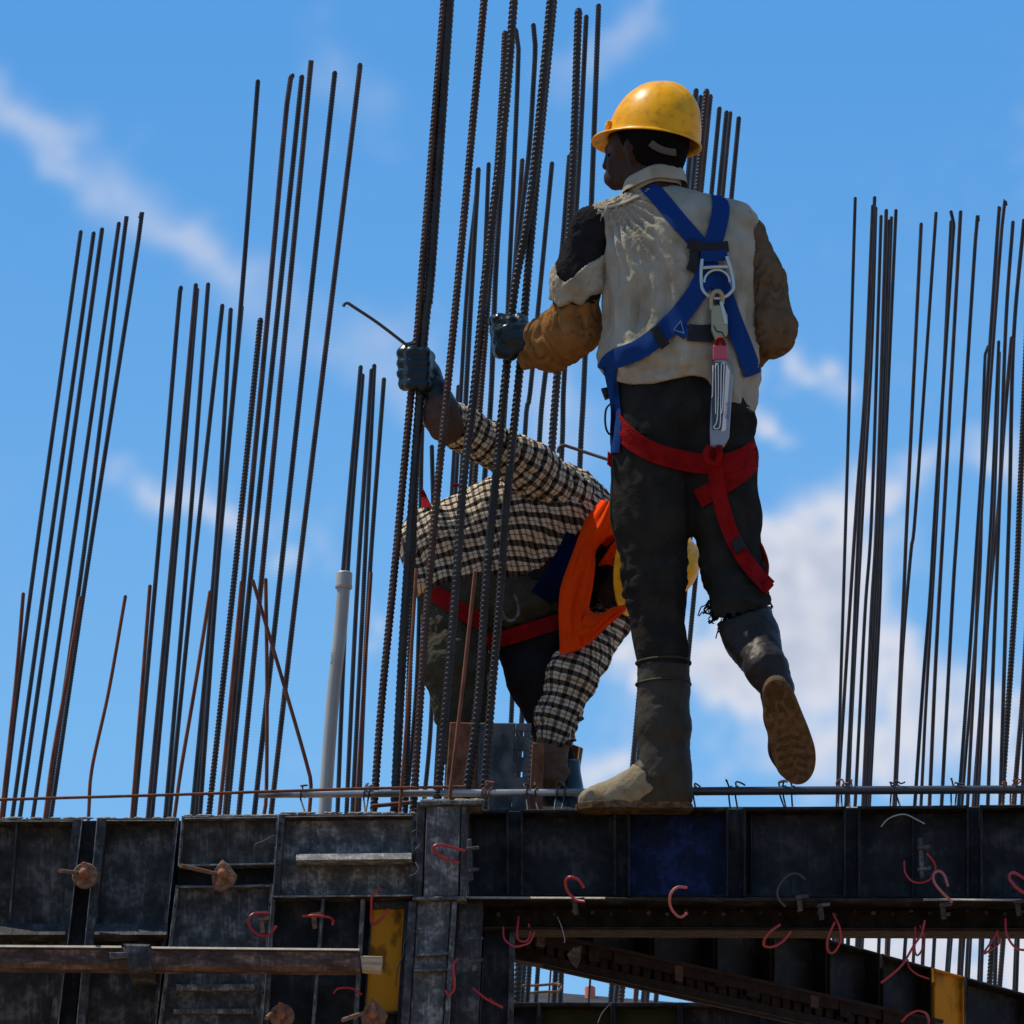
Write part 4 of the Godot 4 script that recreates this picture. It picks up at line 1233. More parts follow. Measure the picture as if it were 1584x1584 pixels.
	# pvc pipe
	var pv := thing("white_pipe", at(502, 1258, -0.9), "white plastic pipe with an end cap standing among the rebars", "plastic pipe")
	var line := smooth3([at(501, 1290, -0.9), at(504, 1230, -0.9), at(515, 1080, -0.9), at(526, 980, -0.9), at(532, 903, -0.9)], 0.03)
	var rr := PackedFloat32Array()
	rr.resize(line.size())
	rr.fill(10.2 * PX * 1.05)
	mb = MB.new()
	mb.tube(line, rr, 20)
	put("tube", mb, mats["pvc"], pv)
	mb = MB.new()
	var c0 := at(531.5, 911, -0.9); var c1 := at(533, 884, -0.9)
	var u := c1 - c0
	mb.tube(PackedVector3Array([c0, c0 + u * 0.04, c0 + u * 0.2, c0 + u * 0.24, c0 + u * 0.85, c0 + u * 0.96, c1]), PackedFloat32Array([0.0196, 0.0222, 0.0222, 0.0206, 0.0206, 0.018, 0.012]), 20)
	put("end_cap", mb, mats["pvc"], pv)
	var tm := TextMesh.new()
	tm.text = "CanTex"
	var sf := SystemFont.new()
	sf.font_names = PackedStringArray(["Droid Sans"])
	tm.font = sf
	tm.font_size = 16
	tm.pixel_size = 0.0006
	tm.depth = 0.0006
	var ti := MeshInstance3D.new()
	ti.name = "lettering"
	ti.mesh = tm
	ti.material_override = mats["print"]
	pv.add_child(ti, true)
	var tp := at(514, 1021, -0.9)
	var along := (at(511.5, 1060, -0.9) - at(517.5, 985, -0.9)).normalized()
	ti.transform = Transform3D(Basis(along, Vector3(0, 0, 1).cross(along), Vector3(0, 0, 1)), tp + Vector3(0, 0, 0.0168) - pv.position)
	# ties on the pipe
	var spots := [[757, 3, "tie wire loops on the pipe beside the grey plate"], [826, 2, "tie wire loops on the pipe in front of the blue glove"], [872, 2, "rusty tie wire on the pipe at the toe of the standing boot"], [1079, 1, "small tie wire on the pipe just behind the boot heel"], [1139, 2, "tie wire with long tails halfway between the two boots"], [1222, 3, "dark tie wires under the toe of the raised boot"], [1310, 3, "tie wires at the foot of the close rebar bundle"], [1390, 2, "tie wire with two open loops left of the shiny pipe end"], [1480, 2, "tie wire pair on the pipe, second from the right edge"], [1568, 3, "rusty tie wire bunch nearest the right picture edge"], [470, 1, "tie wire at the foot of the bent rusty bar"], [572, 2, "tie wire knot beside the column cap's left corner"]]
	var rg := RandomNumberGenerator.new()
	rg.seed = 9
	for i in spots.size():
		var x: float = spots[i][0]
		var yc := 1229.0 - (x - 400.0) * 0.0067
		mb = MB.new()
		for k in spots[i][1]:
			var xx: float = x + (k - 0.5 * spots[i][1]) * 8.0 + rg.randf_range(-4, 4)
			var cc := at(xx, yc, -0.14)
			var w := []
			var r0 := 7.6 * PX
			w.append(at(xx + rg.randf_range(-9, 9), 1262, -0.1))
			for a in 9:
				var th := -1.2 + a * 0.62
				w.append(cc + Vector3((a - 4) * 0.0012 + 0.002 * sin(a * 2.0), sin(th) * r0, cos(th) * r0))
			w.append(at(xx + rg.randf_range(-5, 5), yc - 9 - rg.randf() * 6, -0.135))
			w.append(at(xx + rg.randf_range(-8, 9), yc - 10 - rg.randf() * 8, -0.13))
			w.append(at(xx + rg.randf_range(-10, 12), yc - 5 - rg.randf() * 12, -0.125))
			var sm := smooth3(w, 0.004)
			var rr2 := PackedFloat32Array()
			rr2.resize(sm.size())
			rr2.fill(0.0023)
			mb.tube(sm, rr2, 5)
		single("tie_wire", mb, mats["wire" if i % 3 else "rust"], at(x, 1250, -0.12), spots[i][2], "tie wire", "tie wires wrapped round the pipe")
	hooks()

func z2(ox: float, oy: float, k: float, pts: Array) -> Array:
	var out := []
	for p in pts: out.append([ox + p[0] / k, oy + p[1] / k])
	return out

func hooks() -> void:
	var L := [
		["red_coat", z2(380, 1190, 3.96, [[1345, 500], [1200, 462], [1150, 478], [1165, 510], [1220, 545], [1310, 572]]), 0.1, 2.9, "red wire hook lying on the grey column plate"],
		["red_coat", z2(380, 1190, 3.96, [[140, 880], [50, 885], [15, 930], [40, 985], [90, 1018], [130, 1020], [160, 1000], [190, 960]]), 0.09, 2.8, "red C-shaped hook at the left end of the shaded bay"],
		["red_coat", z2(380, 1190, 3.96, [[350, 900], [420, 897], [490, 903], [525, 912], [538, 930], [530, 955]]), 0.08, 2.9, "red hook seen nearly flat across the thin upright flange"],
		["red_coat", z2(380, 1190, 3.96, [[830, 745], [795, 748], [772, 790], [770, 860], [768, 925], [782, 952], [830, 915], [875, 855]]), 0.07, 2.7, "red open hook over the top of the yellow upright panel"],
		["red_coat", z2(380, 1190, 3.96, [[1298, 1160], [1272, 1200], [1278, 1290], [1275, 1350], [1245, 1382], [1225, 1352]]), 0.11, 2.8, "red S-shaped hook on the lower column edge"],
		["red_coat", z2(380, 1190, 3.96, [[1390, 1340], [1480, 1410], [1575, 1458]]), 0.06, 2.4, "straight red wire slanting down right of the column"],
		["red_coat", z2(380, 1190, 3.96, [[540, 1370], [560, 1345], [610, 1338], [660, 1345], [710, 1380]]), 0.04, 2.2, "dim red hook in the dark bay below the tube"],
		["red_coat", z2(760, 1190, 3.771, [[540, 690], [510, 645], [460, 628], [432, 655], [445, 710], [490, 760], [545, 772]]), 0.08, 2.9, "bright red hook on the black panel right below the boot toe"],
		["pink_coat", z2(760, 1190, 3.771, [[1140, 690], [1085, 688], [1045, 730], [1045, 800], [1075, 845], [1105, 862], [1142, 838]]), 0.08, 2.8, "pale pink hook at the lower edge of the blue panel"],
		["red_coat", z2(760, 1190, 3.771, [[70, 920], [75, 985], [110, 1022], [150, 1032], [220, 1010], [250, 950]]), 0.03, 2.0, "large dim red loop hanging by the column's right side"],
		["red_coat", z2(760, 1190, 3.771, [[160, 860], [150, 960], [160, 995], [200, 1002], [225, 960], [218, 900]]), 0.0, 2.2, "small red loop hanging inside the larger dim loop"],
		["red_coat", z2(760, 1190, 3.771, [[-10, 1335], [20, 1362], [62, 1392]]), 0.04, 2.4, "short red wire end at the column's foot, lowest on the column"],
		["red_coat", z2(1164, 1190, 3.771, [[885, 535], [890, 600], [925, 648], [980, 662], [1040, 638], [1068, 580], [1050, 530], [1015, 490]]), 0.06, 2.0, "thin round red loop round the steel pin on the black panel"],
		["pink_coat", z2(1164, 1190, 3.771, [[1165, 775], [1100, 710], [1062, 660], [1055, 615], [1082, 594], [1115, 612], [1140, 680]]), 0.09, 2.8, "pink pear-shaped hook below the thin round red loop"],
		["red_coat", z2(1164, 1190, 3.771, [[1600, 730], [1540, 690], [1500, 640], [1500, 612], [1530, 606], [1600, 645]]), 0.1, 3.2, "thick bright red hook cut off by the right picture edge"],
		["red_coat", z2(1164, 1190, 3.771, [[160, 905], [110, 940], [72, 985], [65, 1022], [90, 1036], [130, 1030], [180, 1000], [225, 945]]), 0.03, 2.6, "wide red loop hanging below the beam, leftmost of the hanging ones"],
		["red_coat", z2(1164, 1190, 3.771, [[470, 840], [508, 920], [515, 990], [490, 1050], [460, 1072], [437, 1045], [440, 980], [480, 890]]), 0.02, 2.2, "narrow red teardrop loop hanging below a white knot"],
		["red_coat", z2(1164, 1190, 3.771, [[750, 1245], [820, 1190], [880, 1130], [940, 1030], [985, 960], [1005, 880]]), 0.03, 2.4, "long slanting red wire tail hanging below the beam"],
		["red_coat", z2(1164, 1190, 3.771, [[950, 920], [945, 1040], [960, 1086], [990, 1050], [1002, 970], [975, 910]]), 0.0, 2.0, "thin narrow red loop crossing the long slanting tail"],
		["red_coat", z2(1164, 1190, 3.771, [[905, 1110], [915, 1155], [960, 1195], [1030, 1222]]), -0.05, 1.8, "dull red wire curving in front of the angled rear beam"],
		["red_coat", z2(1164, 1190, 3.771, [[1430, 940], [1390, 1010], [1350, 1075], [1400, 1045], [1440, 1010], [1425, 950]]), 0.0, 2.2, "dark red pointed loop in the gap near the right edge"],
		["red_coat", z2(1164, 1190, 3.771, [[1475, 870], [1480, 950], [1510, 1015], [1550, 1048], [1600, 1056]]), 0.02, 2.4, "red wire arc in the gap at the right edge"],
		["red_coat", z2(1164, 1190, 3.771, [[870, 1470], [910, 1430], [960, 1408], [1010, 1422], [1028, 1460], [1020, 1500]]), -0.2, 2.4, "red hook at the bottom edge left of the rear yellow panel"],
		["wire", z2(1164, 1190, 3.771, [[190, 800], [155, 760], [145, 710], [175, 650], [220, 614], [265, 610], [305, 640]]), 0.07, 2.6, "grey bare hook on the panel below the raised boot"],
		["galvanised", z2(1164, 1190, 3.771, [[750, 335], [790, 290], [850, 266], [900, 266], [960, 295], [1005, 318]]), 0.05, 1.4, "curved bright wire above the steel pin on the black panel"],
		["wire", z2(380, 1190, 3.96, [[1005, 430], [1020, 385], [1050, 372], [1080, 400], [1070, 460], [1040, 490]]), 0.09, 1.2, "thin grey wire loop at the column's upper left post"],
		["wire", z2(380, 1190, 3.96, [[1005, 655], [1040, 640], [1060, 610], [1040, 570]]), 0.1, 1.2, "little curl of wire left of the red hook on the column"],
		["wire", z2(380, 1190, 3.96, [[50, 575], [55, 470], [110, 440], [175, 405]]), 0.09, 1.2, "bent thin wire right of the plate washer"],
		["wire", z2(380, 1190, 3.96, [[920, 1335], [930, 1230], [965, 1130], [970, 1060], [1020, 1000], [1085, 985]]), 0.09, 1.2, "thin wire trailing down the edge of the yellow panel"],
		["galvanised", z2(760, 1190, 3.771, [[385, 860], [410, 920], [430, 1000], [425, 1010]]), 0.0, 0.9, "thin stray wire dangling below the bright red hook"],
		["galvanised", z2(760, 1190, 3.771, [[620, 1480], [640, 1430], [670, 1390], [700, 1360]]), -0.3, 1.1, "thin wire curving over the olive rear panel"]]
	for e in L:
		var w := []
		var i := 0
		for p in e[1]:
			w.append([p[0], p[1], e[2] + 0.012 * sin(i * 1.1)])
			i += 1
		single("wire_hook", rod(w, e[3] * 0.8, 7, 0.006), mats[e[0]], at(w[0][0], w[0][1], e[2]), e[4], "wire hook", "coated wire hooks" if e[0] in ["red_coat", "pink_coat"] else "bare wires")
	# clamp pins
	var pins := [[890, 1403, "grey T-shaped pin below the bright red hook", 0.06], [1425, 1328, "steel pin with two crossbars on the black panel at right", 0.05], [1459, 1410, "grey T-shaped pin below the pink pear-shaped hook", 0.06], [1575, 1405, "grey pin under the beam ledge at the right edge", 0.06], [727, 1330, "flat grey pin on the dark flange right of the column plate", 0.1], [733, 1470, "rusty grey pin hanging at the column's lower right flange", 0.09], [1270, 1411, "white knotted pin under the beam above the teardrop loop", 0.05], [405, 1432, "brown wedge behind the red C-shaped hook", 0.06], [486, 1425, "brown wedge behind the flat red hook", 0.05], [1237, 1398, "grey pin below the bare grey hook", 0.05]]
	for q in pins:
		var o := thing("clamp_pin", at(q[0], q[1], q[3]), q[2], "clamp pin", "clamp pins of the formwork")
		var c := at(q[0], q[1], q[3])
		var brown: bool = q[2].begins_with("brown")
		var m: Material = mats["rust_pale"] if brown else mats["steel_pale"]
		var tallp: bool = q[0] in [1425, 727, 733]
		var mb := MB.new()
		mb.box(c, Vector3(0.0058, 0.001, 0), Vector3(-0.002, 0.05 if tallp else 0.018, 0), Vector3(0, 0, 0.004), 0.002)
		put("wedge", mb, m, o)
		for s in ([-1.0, 1.0] if tallp else [1.0]):
			mb = MB.new()
			mb.box(c + Vector3(0.006, s * (0.026 if tallp else 0.016), 0.006), Vector3(0.016, 0.002, 0), Vector3(0, 0.0042, 0), Vector3(0, 0, 0.005), 0.002)
			put("cross_bar", mb, m, o)
	# lump of dried mortar on a hanging tag and a timber bit under the beam
	var q2 := []
	for p in z2(760, 1190, 3.771, [[440, 1075], [480, 1035], [530, 1025], [520, 1100], [500, 1160], [470, 1130]]): q2.append([p[0], p[1], -0.25])
	single("metal_tag", plate(q2, Vector3(0, 0, -0.006)), mats["steel_edge"], at(890, 1495, -0.25), "dull grey metal tag hanging under the beam near the column", "metal tag")
	q2 = []
	for p in z2(760, 1190, 3.771, [[135, 1050], [300, 1050], [300, 1135], [140, 1110]]): q2.append([p[0], p[1], -0.3])
	single("angle_bracket", plate(q2, Vector3(0, 0, -0.05)), mats["steel_brown"], at(800, 1490, -0.3), "brown steel bracket at the near end of the angled beam", "bracket")
	# plates standing behind the pipe at the bending worker's feet
	var sh := thing("form_plate", at(690, 1262, -0.36), "upright steel plate, half rusty and half grey, before the bending worker's feet", "steel plate")
	put("rusty_part", plate([[696, 1117, -0.36], [739, 1118, -0.36], [736, 1275, -0.36], [685, 1275, -0.36]], Vector3(0, 0, -0.008)), mats["sheet_rust"], sh)
	var holes := [[811, 1135], [806, 1166], [803, 1197]]
	var xs := [740, 796, 818]
	put("grey_part", plate([[739.5, 1118, -0.36], [798, 1118, -0.36], [790, 1275, -0.36], [736.5, 1275, -0.36]], Vector3(0, 0, -0.008)), mats["sheet_grey"], sh)
	var ys := [1119, 1131, 1139, 1161, 1171, 1193, 1202, 1275]
	for i in range(0, 8, 2):
		put("grey_part", plate([[798.4 - i, ys[i], -0.36], [822 - i * 0.6, ys[i], -0.36], [822 - i * 0.6 - 0.5, ys[i + 1], -0.36], [798.4 - i - 1, ys[i + 1], -0.36]], Vector3(0, 0, -0.008), 0.0005), mats["sheet_grey"], sh)
	for i in range(1, 7, 2):
		put("hole_edge", plate([[798.4 - i, ys[i] + 0.3, -0.36], [803 - i * 0.6, ys[i] + 0.3, -0.36], [803 - i * 0.6, ys[i + 1] - 0.3, -0.36], [798.4 - i, ys[i + 1] - 0.3, -0.36]], Vector3(0, 0, -0.008), 0.0005), mats["sheet_grey"], sh)
		put("hole_edge", plate([[811 - i * 0.6, ys[i] + 0.3, -0.36], [821 - i * 0.6, ys[i] + 0.3, -0.36], [821 - i * 0.6, ys[i + 1] - 0.3, -0.36], [811 - i * 0.6, ys[i + 1] - 0.3, -0.36]], Vector3(0, 0, -0.008), 0.0005), mats["sheet_grey"], sh)
	single("timber_board", plate([[823, 1148, -0.42], [842, 1150, -0.42], [838, 1275, -0.42], [817, 1275, -0.42]], Vector3(0, 0, -0.03)), mats["sheet_rust"], at(825, 1275, -0.42), "brown board standing beside the grey plate's right edge", "board", "brown boards at the feet")
	single("timber_board", plate([[874, 1146, -0.7], [899, 1156, -0.7], [889, 1222, -0.7], [885, 1275, -0.7], [858, 1275, -0.7]], Vector3(0, 0, -0.03)), mats["sheet_rust"], at(880, 1275, -0.7), "brown board with a pale edge right of the hanging checked sleeve", "board", "brown boards at the feet")
	single("timber_batten", plate([[896, 1154, -0.69], [902, 1157, -0.69], [892, 1222, -0.69], [887, 1222, -0.69]], Vector3(0, 0, -0.03)), mats["timber"], at(889, 1222, -0.69), "thin pale batten along the brown board by the boot", "batten")

# ---------------------------------------------------------------- people
var fold := FastNoiseLite.new()

func step_line(x: float, pts: Array) -> float:      # piecewise linear
	if x <= pts[0][0]: return pts[0][1]
	for i in pts.size() - 1:
		if x <= pts[i + 1][0]:
			return lerpf(pts[i][1], pts[i + 1][1], (x - pts[i][0]) / (pts[i + 1][0] - pts[i][0]))
	return pts[-1][1]

func above(line: Array) -> Callable:    # keeps what is above a measured line
	return func(p: Vector3) -> float:
		var q := proj(p)
		return (q.y - step_line(q.x, line)) * PX

func between(upper: Array, lower: Array) -> Callable:
	return func(p: Vector3) -> float:
		var q := proj(p)
		return maxf(q.y - step_line(q.x, lower), step_line(q.x, upper) - q.y) * PX

func folds(amount: float, across: Vector3, seed_ := 0.0) -> Callable:    # cloth folds: noise stretched by direction
	return func(p: Vector3, _n: Vector3) -> float:
		var q := p * across + Vector3(seed_, seed_ * 0.7, 0)
		var a := fold.get_noise_3dv(q)
		var b := fold.get_noise_3dv(q * 2.3 + Vector3(9, 4, 2))
		return amount * (a * 0.8 + (0.5 - absf(b)) * 0.75 - 0.1)

func sleeve_folds(a: Vector3, b: Vector3, amount: float, pitch: float, seed_ := 0.0) -> Callable:    # creases that run round an arm
	var ax := (b - a).normalized()
	var s := ax.cross(Vector3(0, 0, 1)).normalized()
	var t := ax.cross(s)
	return func(p: Vector3, _n: Vector3) -> float:
		var d := p - a
		var th := atan2(d.dot(s), -d.dot(t))
		var along := d.dot(ax)
		var w := fold.get_noise_3dv(p * 11.0 + Vector3(seed_, 0, 0))
		var c := sin(along * TAU / pitch + 1.3 * sin(th + seed_) + 5.0 * w)
		var strength := 0.35 + 0.65 * smoothstep(-0.3, 0.4, fold.get_noise_3dv(p * 6.0 + Vector3(0, seed_, 3)))
		return amount * (0.3 - strength * pow(1.0 - absf(c), 2.0) * 1.5 + 0.8 * w)

func sleeve_uv(a: Vector3, b: Vector3, r: float) -> Callable:
	var ax := (b - a).normalized()
	var s := ax.cross(Vector3(0, 0, 1)).normalized()
	var t := ax.cross(s)
	return func(p: Vector3) -> Vector2:
		var d := p - a
		return Vector2(atan2(d.dot(s), -d.dot(t)) * r, d.dot(ax))

func cloth(called: String, prims: Array, cell: float, k: float, m: String, o: Node3D, disp = null, cut = null, uvf = null, label := "") -> Field:
	var f := field(prims, cell, k, cut)
	var mb := MB.new()
	skin(f, mb, disp, uvf)
	f.disp = disp
	put(called, mb, mats[m], o, label)
	return f

func helmet(o: Node3D, c: Vector3, f: Vector3, u: Vector3, size := 1.0) -> Node3D:
	f = f.normalized()
	var s := u.cross(f).normalized()
	u = f.cross(s).normalized()
	var a := 0.120 * size
	var b := 0.098 * size
	var h := 0.146 * size
	var mb := MB.new()
	var cols := 64
	var g := []
	var shell := func(rad: float, up: float, th: float, grow: float) -> Vector3:
		var y := b * rad * sin(th)
		var ridge := 0.0065 * exp(-pow(absf(y) / 0.021, 9.0)) * smoothstep(0.25, 0.6, up / h)
		return c + f * ((a + grow) * rad * cos(th)) + s * ((b + grow) * rad * sin(th)) + u * (up + ridge * up / h) + f * (ridge * cos(th) * 0.7)
	var rim := func(th: float, out: float, down: float) -> Vector3:
		var peak := pow(maxf(cos(th), 0.0), 1.6)
		var q := (0.005 + 0.035 * peak) * out
		return c + f * ((a + q) * cos(th)) + s * ((b + q) * sin(th)) - u * (down + 0.010 * peak * out) 
	# inside shell, underside, lip, then the dome
	for i in range(8, -1, -1):
		var ph := PI / 2 * i / 8.0
		var row := []
		for j in cols + 1: row.append(shell.call(pow(cos(ph), 0.86), h * 0.95 * sin(ph), TAU * j / cols, -0.006))
		g.append(row)
	for e in [[0.0, 0.008], [0.97, 0.0095], [1.0, 0.0075], [0.97, 0.005], [0.35, 0.003]]:
		var row := []
		for j in cols + 1: row.append(rim.call(TAU * j / cols, e[0], e[1]))
		g.append(row)
	for i in 23:
		var ph := PI / 2 * i / 22.0
		var row := []
		for j in cols + 1: row.append(shell.call(pow(maxf(cos(ph), 0.0), 0.86), h * sin(ph), TAU * j / cols, 0.0))
		g.append(row)
	mb.grid(g, true)
	var hl := put("helmet", mb, mats["helmet_yellow"], o, "yellow plastic safety helmet")
	for t in [-1.0, 1.0]:
		mb = MB.new()
		var th := 0.62
		var q: Vector3 = c + f * (a * cos(th) + 0.002) + s * (t * (b * sin(th) + 0.003)) + u * 0.018
		mb.box(q, (f * -sin(th) + s * (t * cos(th))) * 0.015, u * 0.009, (f * cos(th) + s * (t * sin(th))) * 0.006, 0.003)
		put("accessory_slot", mb, mats["helmet_yellow"], hl)
	return hl

func ring_tube(pts: Array, r: float, flat := 1.0) -> MB:
	var w := []
	for p in pts: w.append(c3(p))
	var s := smooth3(w, 0.003)
	var rr := PackedFloat32Array()
	rr.resize(s.size())
	rr.fill(r)
	var mb := MB.new()
	mb.tube(s, rr, 8, true, PackedFloat32Array(), flat)
	return mb

func standing_worker() -> void:
	var o := thing("person", at(1026, 1256, 0.0), "standing person in yellow helmet, grey shirt and blue and red harness, seen from behind", "person")
	# garments as limbs, measured in the photograph
	var torso := [limb(986, 398, 0, 57, 993, 560, 0, 55, 1.1), limb(1112, 398, 0, 62, 1106, 575, 0, 58, 1.1), limb(1050, 370, 0.005, 66, 1050, 545, 0, 66), limb(1050, 545, 0, 66, 1056, 600, 0, 57), limb(936, 342, 0, 31, 1012, 322, 0, 40), limb(1138, 345, 0, 37, 1015, 322, 0, 40), limb(993, 560, 0, 54, 1001, 612, 0, 53, 1.0), limb(1106, 575, 0, 58, 1116, 650, 0, 54, 1.0)]
	var hips := [limb(1004, 640, 0, 56, 1108, 650, 0, 62, 1.05), limb(1000, 590, 0, 48, 1110, 590, 0, 50)]
	var leg_l := chain([[1006, 690, 0, 63], [1007, 800, 0, 61], [1013, 905, 0.0, 47], [1022, 1000, 0, 39], [1024, 1050, 0, 37]])
	var leg_r := chain([[1112, 705, 0, 60], [1123, 800, 0, 52], [1133, 880, 0.01, 47], [1147, 940, 0.04, 45], [1158, 975, 0.06, 40]])
	var arm_l := chain([[916, 352, 0, 34], [895, 430, -0.018, 38], [888, 500, -0.06, 35]])
	var fore_l := chain([[893, 462, -0.04, 35], [887, 508, -0.08, 41], [854, 530, -0.15, 42], [822, 544, -0.2, 27]])
	var arm_r := chain([[1156, 364, -0.015, 29], [1178, 435, -0.02, 34], [1192, 512, -0.01, 37], [1152, 543, -0.13, 31], [1080, 545, -0.2, 26]])
	# body: one skin from head to feet, under the clothes
	var head := [limb(990, 222, -0.02, 49, 1012, 222, 0.012, 50), limb(960, 254, -0.04, 22, 988, 268, -0.015, 30), limb(953, 284, -0.045, 11, 965, 280, -0.03, 14), limb(945, 232, -0.048, 10, 958, 228, -0.03, 16), limb(940, 247, -0.055, 5, 937, 257, -0.062, 6), limb(940, 272, -0.055, 6, 946, 274, -0.045, 8), limb(941, 280, -0.052, 6, 948, 281, -0.045, 8), limb(1005, 255, 0, 36, 1012, 312, 0, 40)]
	var ear := [limb(974, 224, 0.05, 7, 977, 246, 0.046, 5), limb(979, 222, 0.046, 6, 981, 236, 0.046, 6)]
	var body := []
	for part in [torso, hips, leg_l, leg_r, arm_l, fore_l, arm_r]: body.append_array(thinner(part, 0.032))
	body.append(limb(1024, 1040, 0, 26, 1030, 1200, 0, 22))
	body.append(limb(1035, 1220, 0, 18, 930, 1236, -0.01, 10))
	body.append(limb(1158, 970, 0.05, 26, 1198, 1055, 0.15, 17))
	body.append(limb(1204, 1080, 0.15, 15, 1226, 1175, 0.0, 13))
	var mb := MB.new()
	skin(field(body, 0.014, 0.02), mb)
	skin(field(head + ear, 0.0042, 0.014), mb)
	put("body", mb, mats["skin"], o)
	mb = MB.new()
	mb.ball(at(944, 240, -0.024), Vector3(0.007, 0, 0), Vector3(0, 0.005, 0), Vector3(0, 0, 0.006))
	put("eye", mb, mats["hair"], o)
	cloth("hair", [limb(996, 222, -0.01, 51, 1014, 222, 0.014, 52.5), limb(1018, 245, 0.012, 38, 1022, 262, 0.012, 34)], 0.006, 0.02, "hair", o, folds(0.004, Vector3(90, 90, 90)), func(p: Vector3) -> float:
		var q := proj(p)
		return maxf(968.0 - q.x + (q.y - 235.0) * 0.5, q.y - 276.0) * PX)
	var hf := field(head, 0.006, 0.014)
	put("headband", strap([[1006, 221], [1018, 231], [1031, 236], [1046, 236]], 11, [hf], 0.07, 0.019), mats["grey_band"], o)
	helmet(o, at(1011, 217, -0.002), Vector3(-0.86, 0.14, -0.46), Vector3(0.15, 0.97, -0.02))
	# clothes
	var hem := [[940, 587], [975, 595], [1010, 594], [1040, 587], [1070, 581], [1090, 584], [1100, 596], [1114, 617], [1132, 629], [1168, 640], [1190, 640]]
	var shirt_folds := func(p: Vector3, n: Vector3) -> float:
		var q := proj(p)
		var fan := atan2(q.x - 935.0, q.y - 290.0)            # folds radiating from the left shoulder
		var a := sin(fan * 38.0 + 2.0 * fold.get_noise_3dv(p * 14.0)) * exp(-pow((q.y - 350.0) / 75.0, 2.0)) * (1.0 if q.x < 1010.0 else 0.3)
		var drape := fold.get_noise_3dv(p * Vector3(17, 3.5, 15)) * smoothstep(360.0, 480.0, q.y)
		var slack := (0.5 - absf(fold.get_noise_3dv(Vector3(p.x * 9 + p.y * 7, p.y * 17, p.z * 14)))) * smoothstep(470.0, 560.0, q.y)
		return (0.0065 * a + 0.021 * drape + 0.014 * slack - 0.003) * clampf((step_line(q.x, hem) - 4.0 - q.y) / 14.0, 0.0, 1.0)
	var shirt := cloth("shirt", torso, 0.0062, 0.04, "shirt_grey", o, shirt_folds, above(hem))
	var sh := o.get_node("shirt") as Node3D
	for e in [[[908, 316], [930, 322], [955, 318], [985, 304], [1002, 296]], [[1163, 326], [1168, 338], [1170, 352]]]:     # shoulder and armhole seams
		put("seam", strap(e, 4.5, [shirt], 0.03, 0.003), mats["shirt_grey"], sh)
	# collar
	mb = MB.new()
	var g := []
	for i in 7:
		var t := i / 6.0
		var row := []
		for j in 33:
			var th := TAU * j / 32.0
			var e: Array = [[0.083, 0.078, -0.012], [0.079, 0.078, 0.010], [0.075, 0.076, 0.028], [0.072, 0.073, 0.033], [0.068, 0.069, 0.030], [0.067, 0.068, 0.010], [0.067, 0.068, -0.02]][i]
			var tilt := 0.012 * sin(th) + 0.016 * cos(th)
			row.append(at(1012, 292, -0.002) + Vector3(e[0] * cos(th), e[2] * 0.8 + tilt * 0.9 + 0.002 * sin(th * 5.0), e[1] * sin(th)))
		g.append(row)
	mb.grid(g)
	put("collar", mb, mats["shirt_grey"], sh)
	cloth("undershirt_sleeve", arm_l, 0.007, 0.02, "black_cloth", o, folds(0.007, Vector3(16, 9, 16)), above([[850, 470], [940, 470]]), null, "torn-open black undershirt sleeve")
	cloth("torn_sleeve", [limb(914, 372, 0.0, 41, 893, 440, -0.02, 41.5), limb(893, 440, -0.02, 41.5, 889, 490, -0.06, 43)], 0.0055, 0.02, "shirt_grey", sh, folds(0.007, Vector3(18, 14, 18), 4.0), between([[848, 396], [858, 408], [866, 430], [874, 438], [890, 424], [910, 410], [935, 392]], [[848, 462], [866, 474], [884, 466], [900, 470], [915, 455], [940, 452]]), null, "torn sleeve hanging on the upper arm")
	cloth("brown_sleeve", fore_l, 0.006, 0.03, "sleeve_brown", o, sleeve_folds(at(890, 480, -0.05), at(822, 545, -0.2), 0.008, 0.06, 7.0), func(p: Vector3) -> float:
		var q := proj(p)
		return (812.0 + 0.32 * (q.y - 515.0) * -0.35 - q.x) * PX)
	mb = MB.new()
	skin(field(chain([[836, 516, -0.185, 13], [822, 530, -0.17, 9], [812, 552, -0.175, 9], [812, 566, -0.19, 7]]), 0.004, 0.01), mb, folds(0.006, Vector3(50, 50, 50)))
	put("gathered_cuff", mb, mats["sleeve_brown"], o.get_node("brown_sleeve"))
	cloth("brown_sleeve", arm_r, 0.007, 0.03, "sleeve_dull", o, sleeve_folds(at(1150, 352, 0), at(1195, 520, 0), 0.008, 0.085, 2.0))
	var tee := cloth("undershirt", [limb(998, 560, 0, 38, 1004, 640, 0, 53.5, 1.1), limb(1108, 560, 0, 40, 1112, 655, 0, 59.5, 1.1), limb(1050, 590, 0, 42, 1055, 645, 0, 55)], 0.008, 0.04, "black_cloth", o, folds(0.006, Vector3(12, 16, 12), 3.0), above([[940, 652], [1000, 650], [1060, 652], [1110, 668], [1150, 690], [1160, 676], [1180, 696]]))
	var trouser_folds := func(p: Vector3, n: Vector3) -> float:
		var q := proj(p)
		var knee := exp(-pow((q.y - 900.0) / 55.0, 2.0))
		var a := fold.get_noise_3dv(p * Vector3(9, 34, 9)) * knee
		var b := fold.get_noise_3dv(p * Vector3(14, 8, 14) + Vector3(5, 5, 5))
		return 0.010 * a + 0.007 * b
	var tr := cloth("trousers", hips + leg_l + leg_r, 0.007, 0.022, "trousers", o, trouser_folds, func(p: Vector3) -> float:
		var q := proj(p)
		return (q.y - (1040.0 if q.x < 1075.0 else 958.0 + 0.22 * (1110.0 - q.x) + 6.0 * sin(q.x * 0.4))) * PX)
	var trn := o.get_node("trousers") as Node3D
